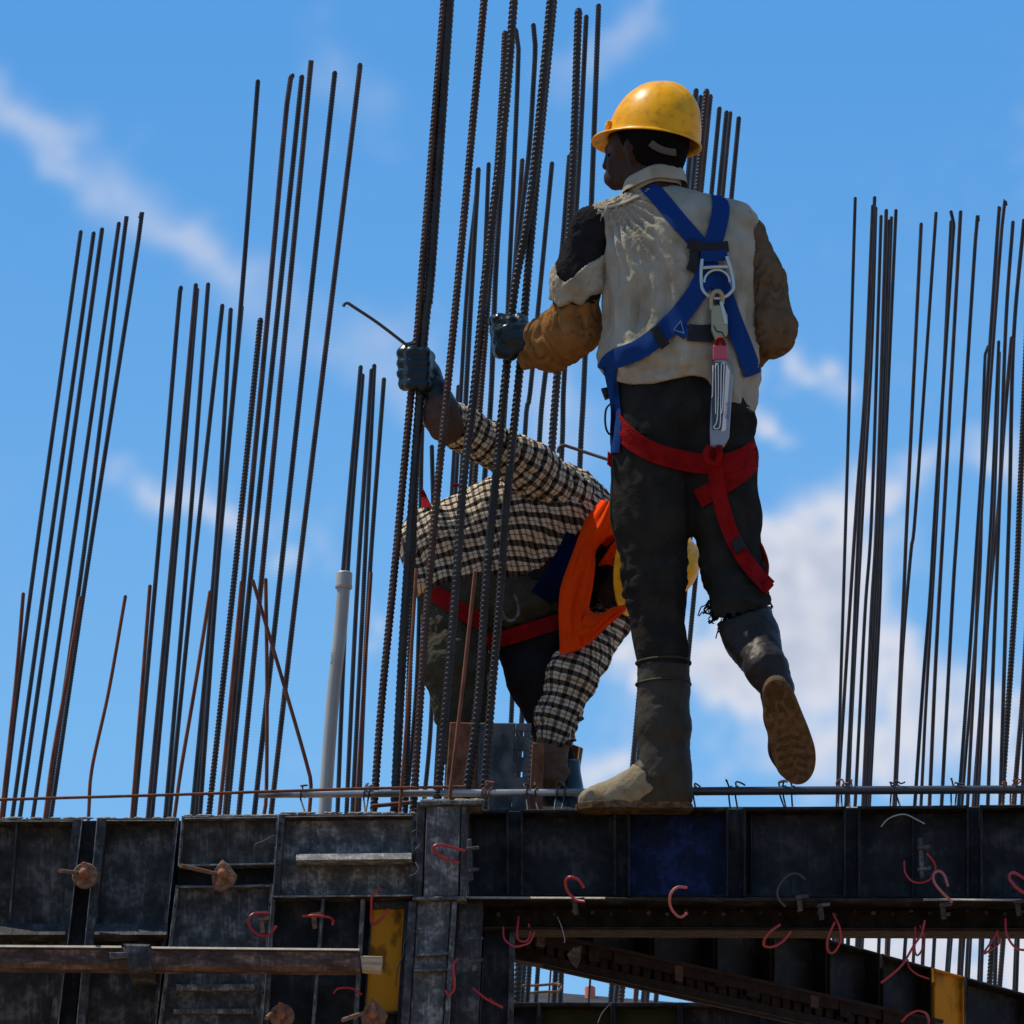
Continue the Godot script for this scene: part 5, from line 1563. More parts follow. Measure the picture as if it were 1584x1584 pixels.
	for pk in [[[985, 636], [1048, 640], [1049, 684], [990, 670]], [[1128, 646], [1156, 650], [1156, 690], [1128, 692]]]:     # back pockets
		var gg := []
		for i in 9:
			var row := []
			for j in 9:
				var x := lerpf(lerpf(pk[0][0], pk[1][0], j / 8.0), lerpf(pk[3][0], pk[2][0], j / 8.0), i / 8.0)
				var y := lerpf(lerpf(pk[0][1], pk[1][1], j / 8.0), lerpf(pk[3][1], pk[2][1], j / 8.0), i / 8.0)
				var e := 0.0 if i in [0, 8] or j in [0, 8] else 0.002
				row.append(land(x, y, [tr, tee], 0.5, -1.0, 0.08) + Vector3(0, 0, e + 0.001))
			gg.append(row)
		mb = MB.new()
		mb.grid(gg)
		put("back_pocket", mb, mats["trousers"], trn)
	# frayed hem threads of the raised leg
	mb = MB.new()
	rng.seed = 3
	for i in 16:
		var x := 1096.0 + rng.randf() * 24.0
		var y := 928.0 + (x - 1096.0) * 1.4 + rng.randf_range(-8, 8)
		var w := [at(x, y, 0.06)]
		for k in 3: w.append(at(x - 3 - rng.randf() * 5 * (k + 1), y + 6 + k * 8 * rng.randf() + rng.randf() * 5, 0.06 + rng.randf_range(-0.02, 0.02)))
		var s := smooth3(w, 0.004)
		var rr := PackedFloat32Array()
		rr.resize(s.size())
		rr.fill(0.0016)
		mb.tube(s, rr, 5)
	put("frayed_threads", mb, mats["black_cloth"], trn)
	# boots
	var b: MeshInstance3D
	mb = MB.new()
	skin(field(chain([[1027, 1022, 0, 40.5], [1026, 1120, 0, 40], [1030, 1200, 0, 38], [1042, 1226, 0, 28]]) + [limb(1042, 1230, 0, 26, 1000, 1232, 0, 24)], 0.006, 0.02, func(p: Vector3) -> float: return (1024.0 + 0.05 * absf(proj(p).x - 1026.0) - proj(p).y) * PX), mb, folds(0.004, Vector3(10, 14, 10), 1.0))
	b = put("boot", mb, mats["rubber_olive"], o, "rubber boot standing flat with dusty toe")
	mb = MB.new()
	var vamp := chain([[1004, 1178, 0.0, 15], [1000, 1207, 0, 25], [965, 1225, -0.005, 21], [930, 1237, -0.015, 18], [912, 1240, -0.02, 17]]) + [limb(1010, 1234, 0, 22, 950, 1238, 0, 20)]
	skin(field(vamp, 0.0055, 0.03, func(p: Vector3) -> float: return (proj(p).y - 1250.0) * PX), mb, folds(0.003, Vector3(18, 18, 18), 2.0))
	put("foot", mb, mats["rubber_olive"], b)
	mb = MB.new()
	skin(field(thinner(vamp, -0.0022), 0.005, 0.03, func(p: Vector3) -> float:
		var q := proj(p)
		return maxf(q.y - 1249.0 + maxf(q.x - 940.0, 0.0) * 0.16 + 3.0 * sin(q.x * 0.11), q.x - 1010.0 + absf(q.y - 1216.0) * 0.7 + 4.0 * sin(q.y * 0.23)) * PX), mb, folds(0.003, Vector3(18, 18, 18), 2.0))
	put("dusty_toe", mb, mats["rubber_dusty"], b)
	for y in [1026.0, 1059.0]:
		mb = MB.new()
		var rr3 := PackedVector3Array()
		for j in 33: rr3.append(at(1026, y, 0) + Vector3(cos(TAU * j / 32.0) * 0.0655, 0.002 * sin(TAU * j / 16.0), sin(TAU * j / 32.0) * 0.0655))
		var ra := PackedFloat32Array()
		ra.resize(33)
		ra.fill(0.003)
		mb.tube(rr3, ra, 6, false)
		put("rubber_band", mb, mats["rubber_olive"], b)
	mb = MB.new()
	var up := []
	for e in [[1072, 0], [1066, 22], [1040, 27], [1000, 22], [950, 29], [915, 26], [895, 14], [890, 0], [895, -16], [915, -28], [950, -30], [1000, -24], [1040, -27], [1066, -22]]: up.append(at(e[0], 1243, 0) + Vector3(0, 0, e[1] * PX - 0.004))
	mb.prism(up, Vector3(0, -0.017, 0), 0.003)
	put("sole", mb, mats["sole"], b)
	# raised boot
	mb = MB.new()
	skin(field(chain([[1147, 945, 0.045, 44], [1162, 985, 0.085, 41], [1186, 1035, 0.175, 31], [1202, 1062, 0.19, 26]]), 0.006, 0.02, func(p: Vector3) -> float:
		var q := proj(p)
		return (951.0 - (q.x - 1150.0) * 0.33 - q.y) * PX), mb, folds(0.006, Vector3(12, 12, 14), 6.0))
	skin(field(chain([[1202, 1072, 0.19, 26], [1210, 1110, 0.12, 26], [1222, 1158, 0.04, 31], [1227, 1180, 0.0, 27]]), 0.006, 0.02), mb)
	b = put("boot", mb, mats["rubber"], o, "raised rubber boot showing its worn sole")
	var zsole := func(y: float) -> float: return 0.277 - (y - 1055.0) * 0.00125
	var outline := [[1180, 1072], [1186, 1058], [1200, 1051], [1215, 1056], [1228, 1076], [1240, 1105], [1254, 1140], [1262, 1170], [1258, 1196], [1244, 1212], [1226, 1213], [1206, 1196], [1193, 1165], [1186, 1130], [1181, 1100]]
	var nrm := (c3([1220, 1060, zsole.call(1060.0)]) - c3([1180, 1060, zsole.call(1060.0)])).cross(c3([1200, 1060, zsole.call(1060.0)]) - c3([1200, 1200, zsole.call(1200.0)])).normalized()
	if nrm.z < 0: nrm = -nrm
	var w2 := []
	var ring := smooth_px(outline + [outline[0]], 5.0)
	for i in ring.size() - 1: w2.append(at(ring[i].x, ring[i].y, zsole.call(ring[i].y)))
	mb = MB.new()
	mb.prism(w2, -nrm * 0.02, 0.004)
	put("sole", mb, mats["sole"], b)
	var lugs := [[[1187, 1064], [1199, 1057], [1212, 1061], [1214, 1074], [1204, 1082], [1190, 1084], [1185, 1076]], [[1219, 1073], [1226, 1081], [1231, 1093], [1222, 1098], [1213, 1089]], [[1185, 1091], [1197, 1089], [1199, 1101], [1187, 1104]], [[1203, 1089], [1210, 1093], [1216, 1101], [1206, 1103]]]
	for k in 5:              # worn chevrons on the forefoot
		var y := 1137.0 + k * 14.0
		var hw := 25.0 - absf(k - 1.5) * 4.0
		var cx := 1220.0 + k * 3.5
		lugs.append([[cx - hw, y + 7], [cx - 2, y], [cx - 2, y + 6], [cx - hw + 1, y + 12]])
		lugs.append([[cx + 2, y - 1], [cx + hw, y + 3], [cx + hw - 1, y + 9], [cx + 2, y + 5]])
	for lg in lugs:
		var q := []
		for p in lg: q.append(at(p[0], p[1], zsole.call(p[1])) + nrm * 0.0018)
		mb = MB.new()
		mb.prism(q, -nrm * 0.003, 0.0016)
		put("tread_lug", mb, mats["sole_groove"], b)
	# glove gripping the bars
	mb = MB.new()
	var hand := [limb(812, 528, -0.185, 23, 793, 520, -0.185, 24, 1.3), limb(793, 520, -0.185, 24, 786, 512, -0.187, 22, 1.3), limb(812, 528, -0.185, 23, 832, 540, -0.2, 24, 1.1)]
	for i in 4:
		var yy := 496.0 + i * 15.5
		hand.append_array(chain([[790, yy + 4, -0.183, 11], [772 + i * 1.5, yy, -0.19, 10], [766 + i * 2.2, yy + 1, -0.225, 9.5], [776, yy + 2, -0.262, 9], [796, yy + 4, -0.272, 8]]))
	hand.append_array(chain([[812, 512, -0.2, 13], [803, 497, -0.225, 10.5], [790, 494, -0.255, 9]]))
	skin(field(hand, 0.0035, 0.012), mb, folds(0.0035, Vector3(22, 40, 30), 3.0))
	put("glove", mb, mats["glove"], o, "dark teal rubber glove gripping two bars")
	# harness
	var fs := [shirt, tee, tr]
	var hn := put("shoulder_strap", strap([[1000, 284], [1006, 290], [1022, 308], [1050, 342], [1080, 376], [1104, 404]], 27, fs, 0.06), mats["webbing_blue"], o)
	put("shoulder_strap", strap([[1113, 296], [1117, 306], [1116, 325], [1108, 360], [1098, 392], [1090, 408]], 28, fs, 0.06, 0.0085), mats["webbing_blue"], o)
	put("back_strap", strap([[1098, 402], [1084, 442], [1056, 482], [1020, 518], [985, 543], [955, 553], [938, 562], [930, 580]], 31, fs, 0.02, 0.011), mats["webbing_blue"], o)
	put("back_strap", strap([[1108, 420], [1122, 462], [1138, 505], [1152, 540], [1166, 580]], 28, fs, 0.02, 0.012), mats["webbing_blue"], o)
	put("hip_strap", strap([[941, 556], [945, 590], [951, 640], [949, 700]], 19, fs, 0.03, 0.009), mats["webbing_blue"], o)
	put("seat_strap", strap([[946, 648], [962, 668], [1000, 695], [1045, 710], [1092, 718], [1130, 716], [1158, 704], [1176, 690]], 31, fs, 0.03, 0.013), mats["webbing_red"], o)
	put("thigh_strap", strap([[1079, 772], [1092, 765], [1115, 752], [1148, 730], [1176, 705]], 29, fs, 0.03, 0.008), mats["webbing_red"], o)
	put("hanging_strap", strap([[1104, 692], [1108, 740], [1120, 796], [1140, 845], [1165, 882], [1190, 908]], 24, [tr], 0.075, 0.018, true), mats["webbing_red"], o, "loose red strap hanging down the right thigh")
	put("strap_keeper", strap([[1064, 376], [1095, 384], [1127, 381]], 17, fs, 0.1, 0.016), mats["plastic_black"], o)
	put("back_pad", strap([[1074, 386], [1076, 404], [1068, 420]], 16, fs, 0.1, 0.012), mats["plastic_black"], o)
	put("back_pad", strap([[1064, 514], [1085, 516], [1106, 514]], 26, fs, 0.1, 0.012), mats["plastic_black"], o)
	put("strap_slider", strap([[1012, 506], [1020, 522], [1030, 536]], 16, fs, 0.1, 0.019), mats["plastic_black"], o)
	# triangle mark on the blue label
	var tri := []
	for p in [[1042, 512], [1053, 498], [1058, 517], [1042, 512]]: tri.append(land(p[0], p[1], fs, 0.5, -1, 0.1) + Vector3(0, -0.001, 0.012))
	put("strap_label", strap([[1036, 498], [1050, 506], [1064, 516]], 22, fs, 0.1, 0.0095), mats["webbing_blue"], o)
	mb = MB.new()
	for i in 3:
		var a3: Vector3 = tri[i]
		var b3: Vector3 = tri[i + 1]
		mb.tube(PackedVector3Array([a3, b3]), PackedFloat32Array([0.0009, 0.0009]), 5)
	put("triangle_mark", mb, mats["faded_print"], o.get_node("strap_label"))
	var zr := maxf(land(1100, 405, fs, 0.5, -1, 0.1).z, maxf(land(1108, 430, fs, 0.5, -1, 0.1).z, land(1120, 450, fs, 0.5, -1, 0.1).z)) + 0.024
	var pts := []
	for e in [[1086, 401], [1084.5, 420], [1085, 440]]: pts.append([e[0], e[1], zr])
	for i in 9:
		var th := PI * 0.98 - PI * 0.94 * (i + 1) / 9.5 
		pts.append([1110 + 25.5 * cos(th), 438 + 23.5 * sin(th), zr + 0.006 * sin(th)])
	for e in [[1133, 428], [1129, 412], [1124, 397]]: pts.append([e[0], e[1], zr])
	var dr := put("d_ring", ring_tube(pts, 0.0046, 0.8), mats["ring_metal"], o)
	put("cross_bar", ring_tube([[1087, 414.5, zr], [1108, 413, zr], [1127, 413, zr]], 0.0045), mats["ring_metal"], dr)
	var arc := []
	for i in 9: arc.append([1109 + 20.0 * cos(PI + PI * i / 8.0), 437 - 19.5 * sin(PI * i / 8.0), zr])
	put("ring_arc", ring_tube(arc, 0.0033), mats["ring_metal"], dr)
	put("ring_loop", strap([[1084, 396], [1105, 397], [1125, 394]], 17, fs, 0.1, 0.02), mats["webbing_blue"], o)
	# snap hook
	var zh := zr + 0.012
	var hk := put("snap_hook", plate([[1100, 472, zh], [1118, 470, zh], [1126, 488, zh], [1126, 516, zh], [1118, 527, zh], [1107, 528, zh], [1100, 510, zh]], Vector3(0, 0, -0.012), 0.003), mats["hook_metal"], o)
	put("hook_nose", ring_tube([[1101, 480, zh - 0.005], [1100, 464, zh - 0.004], [1104, 453, zh + 0.002], [1112, 451, zh + 0.003], [1117, 458, zh - 0.004], [1117, 470, zh - 0.008]], 0.0062), mats["hook_metal"], hk)
	put("hook_gate", plate([[1113, 466, zh + 0.003], [1118, 466, zh + 0.003], [1126, 500, zh + 0.003], [1121, 502, zh + 0.003]], Vector3(0, 0, -0.003), 0.001), mats["ring_metal"], hk)
	put("hook_spring", ring_tube([[1104, 503, zh + 0.002], [1109, 512, zh + 0.003], [1117, 514, zh + 0.003], [1121, 522, zh + 0.003], [1126, 521, zh + 0.002]], 0.0012), mats["plastic_black"], hk)
	# shock pack
	var zp := 0.135
	var pk := put("shock_pack", plate([[1105, 553, zp], [1122, 553, zp], [1128, 566, zp], [1134, 580, zp], [1128, 676, zp], [1120, 690, zp], [1099, 690, zp], [1098, 664, zp], [1101, 600, zp]], Vector3(0, 0, -0.018), 0.004), mats["pack_sleeve"], o)
	put("folded_webbing", plate([[1103, 560, zp + 0.004], [1121, 560, zp + 0.004], [1119, 640, zp + 0.004], [1115, 664, zp + 0.004], [1102, 664, zp + 0.004], [1101, 620, zp + 0.004]], Vector3(0, 0, -0.006), 0.002), mats["pack_web"], pk)
	for e in [[[1103, 565], [1102, 612], [1101, 615]], [[1107, 640], [1107, 600], [1107, 566], [1110, 563], [1111, 567], [1111, 610], [1109, 650], [1104, 661], [1110, 663], [1114, 655], [1115, 610], [1116, 562], [1119, 561], [1120, 566], [1118, 620], [1116, 640]]]:
		var q := []
		for p in e[0] if e.size() == 1 else e: q.append([p[0], p[1], zp + 0.0055])
		put("web_edge", ring_tube(q, 0.0013), mats["pack_seam"], pk)
	put("pack_label", plate([[1123, 562, zp + 0.003], [1133, 580, zp - 0.002], [1127, 664, zp - 0.002], [1116, 668, zp + 0.003], [1120, 630, zp + 0.003]], Vector3(0, 0, -0.004), 0.001), mats["pack_label"], pk)
	var tm := TextMesh.new()
	tm.text = "G1150"
	var sf := SystemFont.new()
	sf.font_names = PackedStringArray(["Droid Sans"])
	tm.font = sf
	tm.font_size = 16
	tm.pixel_size = 0.0009
	tm.depth = 0.0005
	var ti := MeshInstance3D.new()
	ti.name = "handwriting"
	ti.mesh = tm
	ti.material_override = mats["ink_purple"]
	pk.add_child(ti, true)
	ti.transform = Transform3D(Basis(Vector3(-0.06, -1, 0).normalized(), Vector3(1, -0.06, 0.3).normalized(), Vector3(-0.3, 0, 1).normalized()).orthonormalized(), at(1125.5, 635, zp + 0.004) - o.position)
	put("red_tag", plate([[1103, 533, zp + 0.006], [1125, 533, zp + 0.006], [1125, 556, zp + 0.004], [1102, 556, zp + 0.004]], Vector3(0, 0, -0.02), 0.003), mats["tag_red"], pk)
	put("tag_loop", ring_tube([[1108, 536, zp], [1110, 526, zp + 0.004], [1117, 525, zp + 0.004], [1121, 536, zp]], 0.005), mats["webbing_red"], pk)
	put("lower_loop", ring_tube([[1098, 690, zp], [1092, 700, zp], [1094, 712, zp - 0.01], [1108, 716, zp - 0.01], [1113, 702, zp], [1112, 690, zp]], 0.008), mats["webbing_red"], pk)
	# fittings on the left hip and the hanging strap
	put("side_buckle", plate([[930, 600, 0.02], [944, 597, 0.02], [946, 612, 0.02], [936, 616, 0.02]], Vector3(0, 0, -0.02), 0.004), mats["plastic_black"], o)
	put("gear_loop", ring_tube([[945, 624, 0.03], [938, 632, 0.03], [936, 648, 0.03], [938, 664, 0.03], [944, 672, 0.03], [950, 664, 0.03]], 0.0026), mats["plastic_black"], o)
	put("hip_buckle", plate([[940, 697, 0.05], [947, 702, 0.05], [946, 722, 0.05], [939, 716, 0.05]], Vector3(0, 0, -0.012), 0.003), mats["webbing_red"], o)
	put("strap_slider", plate([[1131, 838, 0.118], [1146, 828, 0.118], [1154, 846, 0.118], [1138, 856, 0.118]], Vector3(0, 0, -0.01), 0.003), mats["plastic_black"], o)
	put("strap_buckle", plate([[1177, 905, 0.1], [1191, 894, 0.1], [1197, 904, 0.1], [1184, 918, 0.1]], Vector3(0, 0, -0.012), 0.003), mats["webbing_red"], o)
	put("strap_end_loop", ring_tube([[1172, 836, 0.03], [1180, 850, 0.04], [1187, 872, 0.05], [1186, 893, 0.07]], 0.004, 2.0), mats["webbing_red"], o)

func bending_worker() -> void:
	var o := thing("person", at(790, 1262, -0.6), "person bending over in a black and cream checked shirt, orange neck cloth and yellow helmet", "person")
	var z := -0.6
	var torso := [limb(692, 838, z, 64, 800, 812, z, 82, 0.9), limb(800, 812, z, 82, 868, 800, z, 78, 0.9), limb(868, 790, z, 72, 905, 790, z - 0.02, 42), limb(682, 850, z, 58, 676, 890, z, 42, 0.9), limb(640, 845, z, 18, 650, 905, z, 16, 0.35), limb(700, 885, z + 0.01, 54, 850, 870, z + 0.01, 50, 0.9)]
	var up_arm := chain([[872, 772, z + 0.06, 52], [815, 722, z + 0.16, 39], [758, 688, z + 0.24, 32]])
	var up_fore := chain([[758, 688, z + 0.24, 32], [715, 662, z + 0.29, 31], [680, 640, z + 0.33, 29]])
	var low_arm := chain([[930, 870, z - 0.12, 46], [948, 950, z - 0.06, 30], [905, 1015, z + 0.03, 30]])
	var low_fore := chain([[950, 955, z - 0.05, 26], [884, 1045, z + 0.07, 37], [862, 1110, z + 0.06, 31], [856, 1168, z + 0.05, 27]])
	var hips := [limb(700, 905, z, 52, 800, 930, z, 62), limb(790, 890, z - 0.02, 56, 850, 900, z - 0.02, 50)]
	var leg_l := chain([[698, 925, z, 52], [705, 1030, z + 0.04, 50], [712, 1095, z + 0.02, 40], [722, 1180, z, 32]])
	var leg_r := chain([[805, 940, z - 0.03, 62], [832, 1050, z - 0.02, 46], [852, 1110, z - 0.03, 34], [862, 1190, z - 0.04, 26]])
	var head := [limb(970, 880, z - 0.0, 44, 1005, 885, z - 0.0, 48), limb(925, 860, z - 0.02, 40, 985, 880, z - 0.0, 42), limb(965, 918, z + 0.02, 24, 938, 912, z + 0.02, 22), limb(944, 932, z + 0.03, 8, 938, 936, z + 0.035, 6)]
	var body := []
	for part in [torso, hips, leg_l, leg_r, up_arm, up_fore, low_arm, low_fore]: body.append_array(thinner(part, 0.032))
	body.append_array(thinner([limb(722, 1170, z, 30, 726, 1250, z, 28), limb(862, 1180, z - 0.04, 30, 868, 1250, z - 0.04, 28)], 0.01))
	var mb := MB.new()
	skin(field(body, 0.014, 0.02), mb)
	skin(field(head, 0.006, 0.02), mb)
	put("body", mb, mats["skin"], o)
	# trousers
	var vest := cloth("undershirt", [limb(780, 895, z, 52, 885, 885, z, 60), limb(885, 880, z, 62, 905, 850, z - 0.03, 50)], 0.008, 0.03, "black_cloth", o, folds(0.008, Vector3(12, 12, 12), 9.0))
	cloth("trousers", hips + leg_l, 0.008, 0.03, "trousers_olive", o, folds(0.014, Vector3(9, 15, 10), 4.0))
	cloth("trouser_leg", [limb(760, 935, z - 0.02, 45, 805, 945, z - 0.03, 58)] + leg_r, 0.008, 0.03, "black_cloth", o, folds(0.006, Vector3(9, 12, 10), 6.0))
	# shirt and sleeves
	var u0 := at(640, 850, z)
	var u1 := at(900, 806, z)
	var ax := (u1 - u0).normalized()
	var ay := Vector3(-ax.y, ax.x, 0)
	var tuv := func(p: Vector3) -> Vector2:
		var d := p - u0
		return Vector2(d.dot(ax) + 0.01 * sin(d.y * 14.0), -d.dot(ay) + 0.4 * (p.z - z) - 0.25 * d.dot(ax) * d.dot(ax))
	var hem := [[600, 885], [617, 894], [638, 930], [657, 916], [685, 904], [721, 898], [765, 890], [790, 902], [824, 894], [843, 873], [870, 848], [900, 818], [925, 800]]
	var wave := folds(0.014, Vector3(8, 8, 8), 5.0)
	var shirt := cloth("shirt", torso, 0.0065, 0.035, "checked_cloth", o, func(p: Vector3, n: Vector3) -> float:
		var q := proj(p)
		return wave.call(p, n) * clampf((step_line(q.x, hem) - 3.0 - q.y) / 14.0, 0.0, 1.0), above(hem), tuv)
	var sn := o.get_node("shirt") as Node3D
	mb = MB.new()
	skin(field(up_arm + up_fore, 0.006, 0.03, func(p: Vector3) -> float: return (666.0 - 0.5 * (proj(p).y - 640.0) - proj(p).x) * PX), mb, sleeve_folds(at(872, 772, z + 0.06), at(680, 640, z + 0.33), 0.010, 0.05, 8.0), sleeve_uv(at(872, 772, z + 0.06), at(680, 640, z + 0.33), 0.055))
	put("sleeve", mb, mats["checked_cloth"], sn, "sleeve of the raised arm")
	mb = MB.new()
	skin(field(low_arm + low_fore, 0.006, 0.03, func(p: Vector3) -> float: return (proj(p).y - 1152.0 - 6.0 * sin(proj(p).x * 0.35)) * PX), mb, sleeve_folds(at(935, 900, z + 0.05), at(850, 1165, z + 0.05), 0.008, 0.045, 11.0), sleeve_uv(at(935, 900, z + 0.05), at(850, 1165, z + 0.05), 0.05))
	put("sleeve", mb, mats["checked_cloth"], sn, "ragged sleeve of the hanging arm")
	# torn flaps at the ragged cuff
	for e in [[[888, 1085], [904, 1112], [892, 1120]], [[905, 1022], [916, 1046], [898, 1052]], [[884, 1120], [892, 1146], [876, 1150]]]:
		var q := []
		for p in e: q.append([p[0], p[1], z + 0.09])
		put("torn_flap", plate(q, Vector3(0, 0, -0.003), 0.0008), mats["checked_cloth"], sn)
	# gloves and wrist
	mb = MB.new()
	var zz := -0.25
	var hand := [limb(662, 578, zz - 0.03, 21, 672, 610, zz - 0.02, 22), limb(650, 566, zz - 0.03, 20, 655, 592, zz - 0.03, 20), limb(672, 606, zz - 0.02, 23, 688, 640, zz - 0.02, 27)]
	for i in 4:
		var yy := 546.0 + i * 16.0
		hand.append_array(chain([[664, yy + 6, zz - 0.01, 10], [656, yy + 2, zz + 0.028, 10], [637, yy, zz + 0.032, 10], [624 + (2 if i == 3 else 0), yy, zz + 0.01, 9.5], [624 + i, yy + 1, zz - 0.025, 9], [638, yy + 2, zz - 0.035, 8]]))
	hand.append_array(chain([[662, 570, zz - 0.03, 13], [655, 546, zz - 0.03, 11], [640, 537, zz - 0.015, 9], [630, 538, zz + 0.01, 8.5]]))
	skin(field(hand, 0.0034, 0.008), mb, folds(0.0015, Vector3(40, 40, 40), 3.0))
	put("glove", mb, mats["glove"], o, "dark rubber glove in a fist round the bars")
	mb = MB.new()
	skin(field(chain([[681, 634, zz - 0.01, 27], [686, 648, zz - 0.01, 28], [691, 660, zz - 0.01, 26]]), 0.006, 0.02), mb, folds(0.004, Vector3(25, 25, 25), 2.0))
	put("glove_cuff", mb, mats["cuff_leather"], o.get_node("glove"))
	mb = MB.new()
	var h2 := chain([[856, 1148, z + 0.05, 27], [852, 1172, z + 0.06, 24], [848, 1192, z + 0.07, 20]])
	for i in 4: h2.append_array(chain([[840 + i * 7.0, 1190, z + 0.08, 8], [838 + i * 7.5, 1204, z + 0.095, 7.5], [836 + i * 7.5, 1216, z + 0.085, 7], [836 + i * 7.0, 1222, z + 0.06, 6.5]]))
	h2.append_array(chain([[866, 1180, z + 0.06, 9], [872, 1194, z + 0.08, 8], [868, 1206, z + 0.09, 7]]))
	skin(field(h2, 0.004, 0.012), mb, folds(0.003, Vector3(30, 30, 30), 1.0))
	put("glove", mb, mats["work_glove"], o, "brown leather glove of the hanging hand")
	# boots
	for e in [[722, 1.0, "boot hidden behind the steel plate"], [866, -1.0, "navy rubber boot beside the brown board"]]:
		var zb := z if e[1] > 0 else z - 0.0
		mb = MB.new()
		skin(field(chain([[e[0], 1172, zb, 33], [e[0] + 2, 1225, zb, 31], [e[0] + 4, 1242, zb, 27], [e[0] + 22, 1250, zb + 0.1, 20]]), 0.008, 0.03, func(p: Vector3) -> float: return maxf(proj(p).y - 1266.0, 1174.0 - proj(p).y) * PX), mb)
		var bt := put("boot", mb, mats["glove"], o, e[2])
	# harness pieces
	var fs := [shirt]
	put("shoulder_strap", strap([[648, 752], [656, 764], [660, 785]], 17, fs, z + 0.03, 0.012), mats["webbing_red"], o)
	put("shoulder_strap", strap([[695, 752], [706, 750], [716, 750]], 9, fs, z + 0.02, 0.012), mats["webbing_red"], o)
	put("strap_tab", plate([[667, 764, z + 0.1], [675, 762, z + 0.1], [675, 772, z + 0.1], [667, 774, z + 0.1]], Vector3(0, 0, -0.01)), mats["green_panel"], o)
	var bf := field(hips + leg_l + [limb(760, 935, z - 0.02, 45, 805, 945, z - 0.03, 58)] + leg_r, 0.012, 0.03)
	put("leg_strap", strap([[668, 916], [695, 932], [722, 950], [748, 962]], 26, [bf], z + 0.06, 0.012), mats["webbing_red"], o)
	put("leg_strap", strap([[752, 995], [780, 988], [820, 975], [862, 962], [885, 955]], 24, [bf], z + 0.06, 0.012), mats["webbing_red"], o)
	put("chest_strap", strap([[893, 830], [878, 862], [858, 895], [838, 925]], 38, [shirt, vest, bf], z + 0.06, 0.006), mats["webbing_navy"], o)
	put("d_ring", ring_tube([[775, 940, z + 0.13], [781, 955, z + 0.14], [792, 960, z + 0.14], [801, 951, z + 0.14], [802, 935, z + 0.13], [796, 920, z + 0.12]], 0.0042), mats["steel_edge"], o)
	# orange cloth hanging from the helmet over the neck: folded sheets
	var sheet := func(la: Array, ra: Array, bulge: float, waves: float, z0: float) -> MB:
		var L2 := smooth_px(la, 6.0)
		var R2 := smooth_px(ra, 6.0)
		var g := []
		for i in 37:
			var t := i / 36.0
			var a := L2[int(t * (L2.size() - 1))].lerp(L2[mini(int(t * (L2.size() - 1)) + 1, L2.size() - 1)], fmod(t * (L2.size() - 1), 1.0))
			var b := R2[int(t * (R2.size() - 1))].lerp(R2[mini(int(t * (R2.size() - 1)) + 1, R2.size() - 1)], fmod(t * (R2.size() - 1), 1.0))
			var row := []
			for j in 25:
				var s := j / 24.0
				var q := a.lerp(b, s)
				var dz := bulge * sin(PI * s) + 0.008 * sin(s * waves * 0.7 + t * 2.0) * smoothstep(0.0, 0.3, t) + 0.016 * fold.get_noise_2d(s * 2.6 + t * 1.2, t * 1.6)
				row.append(at(q.x, q.y, z0 + dz))
			g.append(row)
		var m := MB.new()
		m.grid(g)
		return m
	var oc := put("neck_cloth", sheet.call([[930, 773], [911, 796], [900, 817], [884, 860], [868, 905], [864, 941], [865, 980], [866, 1013]], [[956, 778], [957, 819], [939, 832], [922, 852], [921, 874], [917, 908], [911, 946], [918, 972], [903, 1001]], 0.05, 9.0, z + 0.13), mats["cloth_orange"], o, "orange cloth hanging over the neck")
	put("cloth_fold", sheet.call([[909, 940], [925, 951], [946, 940], [963, 936], [972, 934]], [[880, 1012], [903, 1001], [921, 988], [940, 969], [967, 946]], 0.03, 4.0, z + 0.145), mats["cloth_orange"], oc)
	put("cloth_fold", sheet.call([[925, 874], [934, 861], [949, 839], [962, 832], [985, 835]], [[927, 876], [940, 873], [950, 876], [962, 886], [980, 905]], 0.01, 4.0, z + 0.11), mats["cloth_orange"], oc)
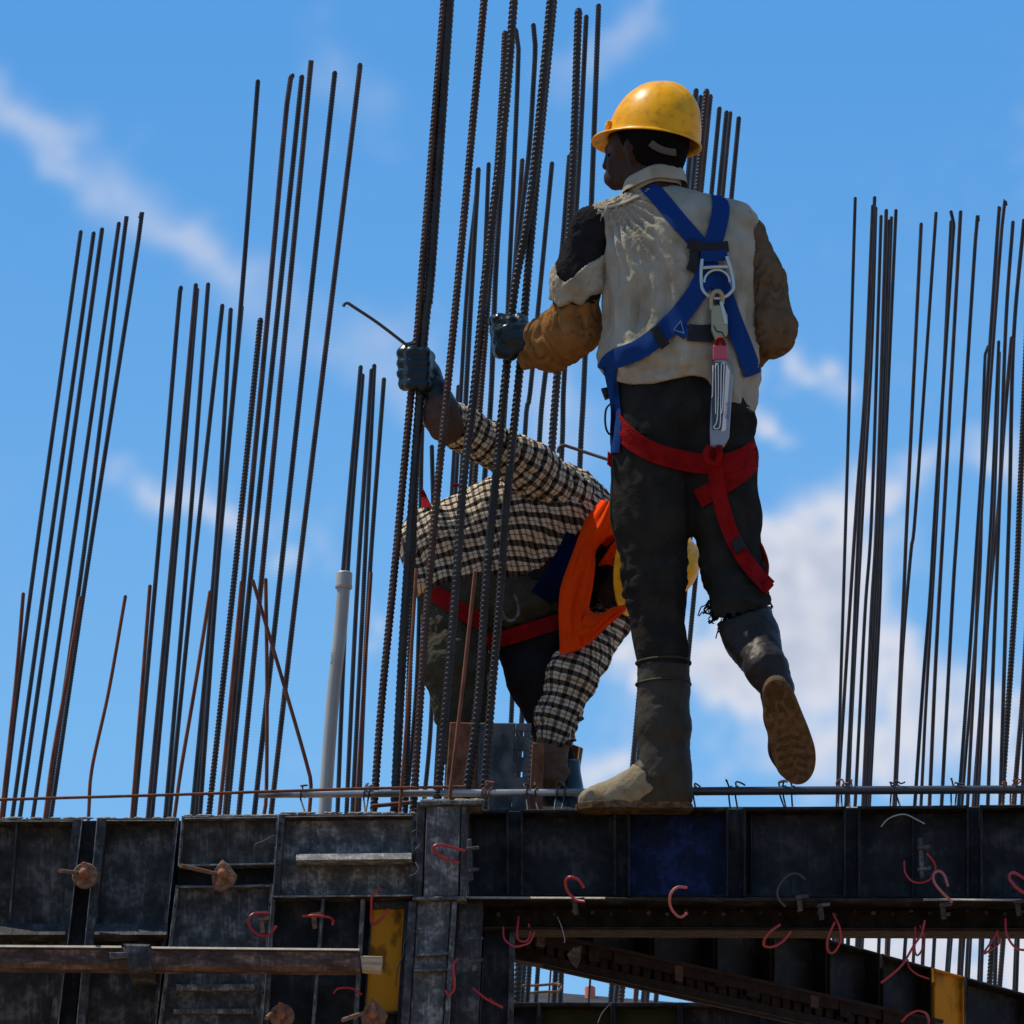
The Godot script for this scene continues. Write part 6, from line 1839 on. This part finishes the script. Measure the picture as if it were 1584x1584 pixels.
	put("cloth_fold", sheet.call([[932, 778], [945, 772], [960, 776], [985, 800]], [[925, 870], [945, 850], [965, 850], [990, 850]], 0.04, 6.0, z + 0.03), mats["cloth_orange"], oc)
	helmet(o, at(986, 873, z + 0.01), Vector3(-0.25, -0.62, 0.74), Vector3(0.98, 0.1, 0.1), 1.07)

func hand_tools() -> void:
	single("tie_hook", rod([[531, 474, -0.2], [533, 470, -0.2], [538, 469, -0.2], [546, 474, -0.2], [585, 500, -0.21], [628, 533, -0.22], [640, 542, -0.23]], 2.6, 8, 0.004), mats["wire"], at(531, 474, -0.2), "thin steel tying hook held in the bending worker's raised fist", "tying hook")
	single("tie_hook", rod([[863, 700, 0.0], [865, 692, 0.0], [872, 689, 0.0], [880, 691, 0.0], [910, 701, 0.01], [944, 712, 0.03]], 2.6, 8, 0.004), mats["wire"], at(944, 712, 0.03), "thin steel tying hook stuck in the standing worker's hip strap", "tying hook")

func _ready() -> void:
	fold.seed = 3
	fold.frequency = 1.0
	fold.fractal_octaves = 2
	var cam := Camera3D.new()
	cam.name = "camera"
	cam.fov = rad_to_deg(2.0 * atan(792.0 / FOCAL))
	cam.far = 3000.0
	cam.near = 0.1
	cam.transform = Transform3D(Basis(Vector3.RIGHT, PITCH), Vector3(0, EYE, STAND))
	add_child(cam)
	cam.current = true
	var we := WorldEnvironment.new()
	we.name = "environment"
	var env := Environment.new()
	env.background_mode = Environment.BG_SKY
	env.tonemap_mode = Environment.TONE_MAPPER_LINEAR
	env.tonemap_exposure = 1.0
	env.sdfgi_enabled = true
	env.ssao_enabled = true
	env.ssil_enabled = true
	var sky := Sky.new()
	sky.sky_material = make_sky()
	env.sky = sky
	we.environment = env
	add_child(we)
	var sun := DirectionalLight3D.new()
	sun.name = "sun"
	sun.light_energy = 1.6
	sun.light_color = Color(1.0, 0.955, 0.88)
	sun.light_angular_distance = 0.5
	sun.shadow_enabled = true
	var toward := Vector3(-0.44, 0.88, -0.12).normalized()
	sun.basis = Basis.looking_at(-toward, Vector3(0, 0, 1))
	add_child(sun)
	make_materials()
	build_structure()
	build_bars()
	standing_worker()
	bending_worker()
	hand_tools()
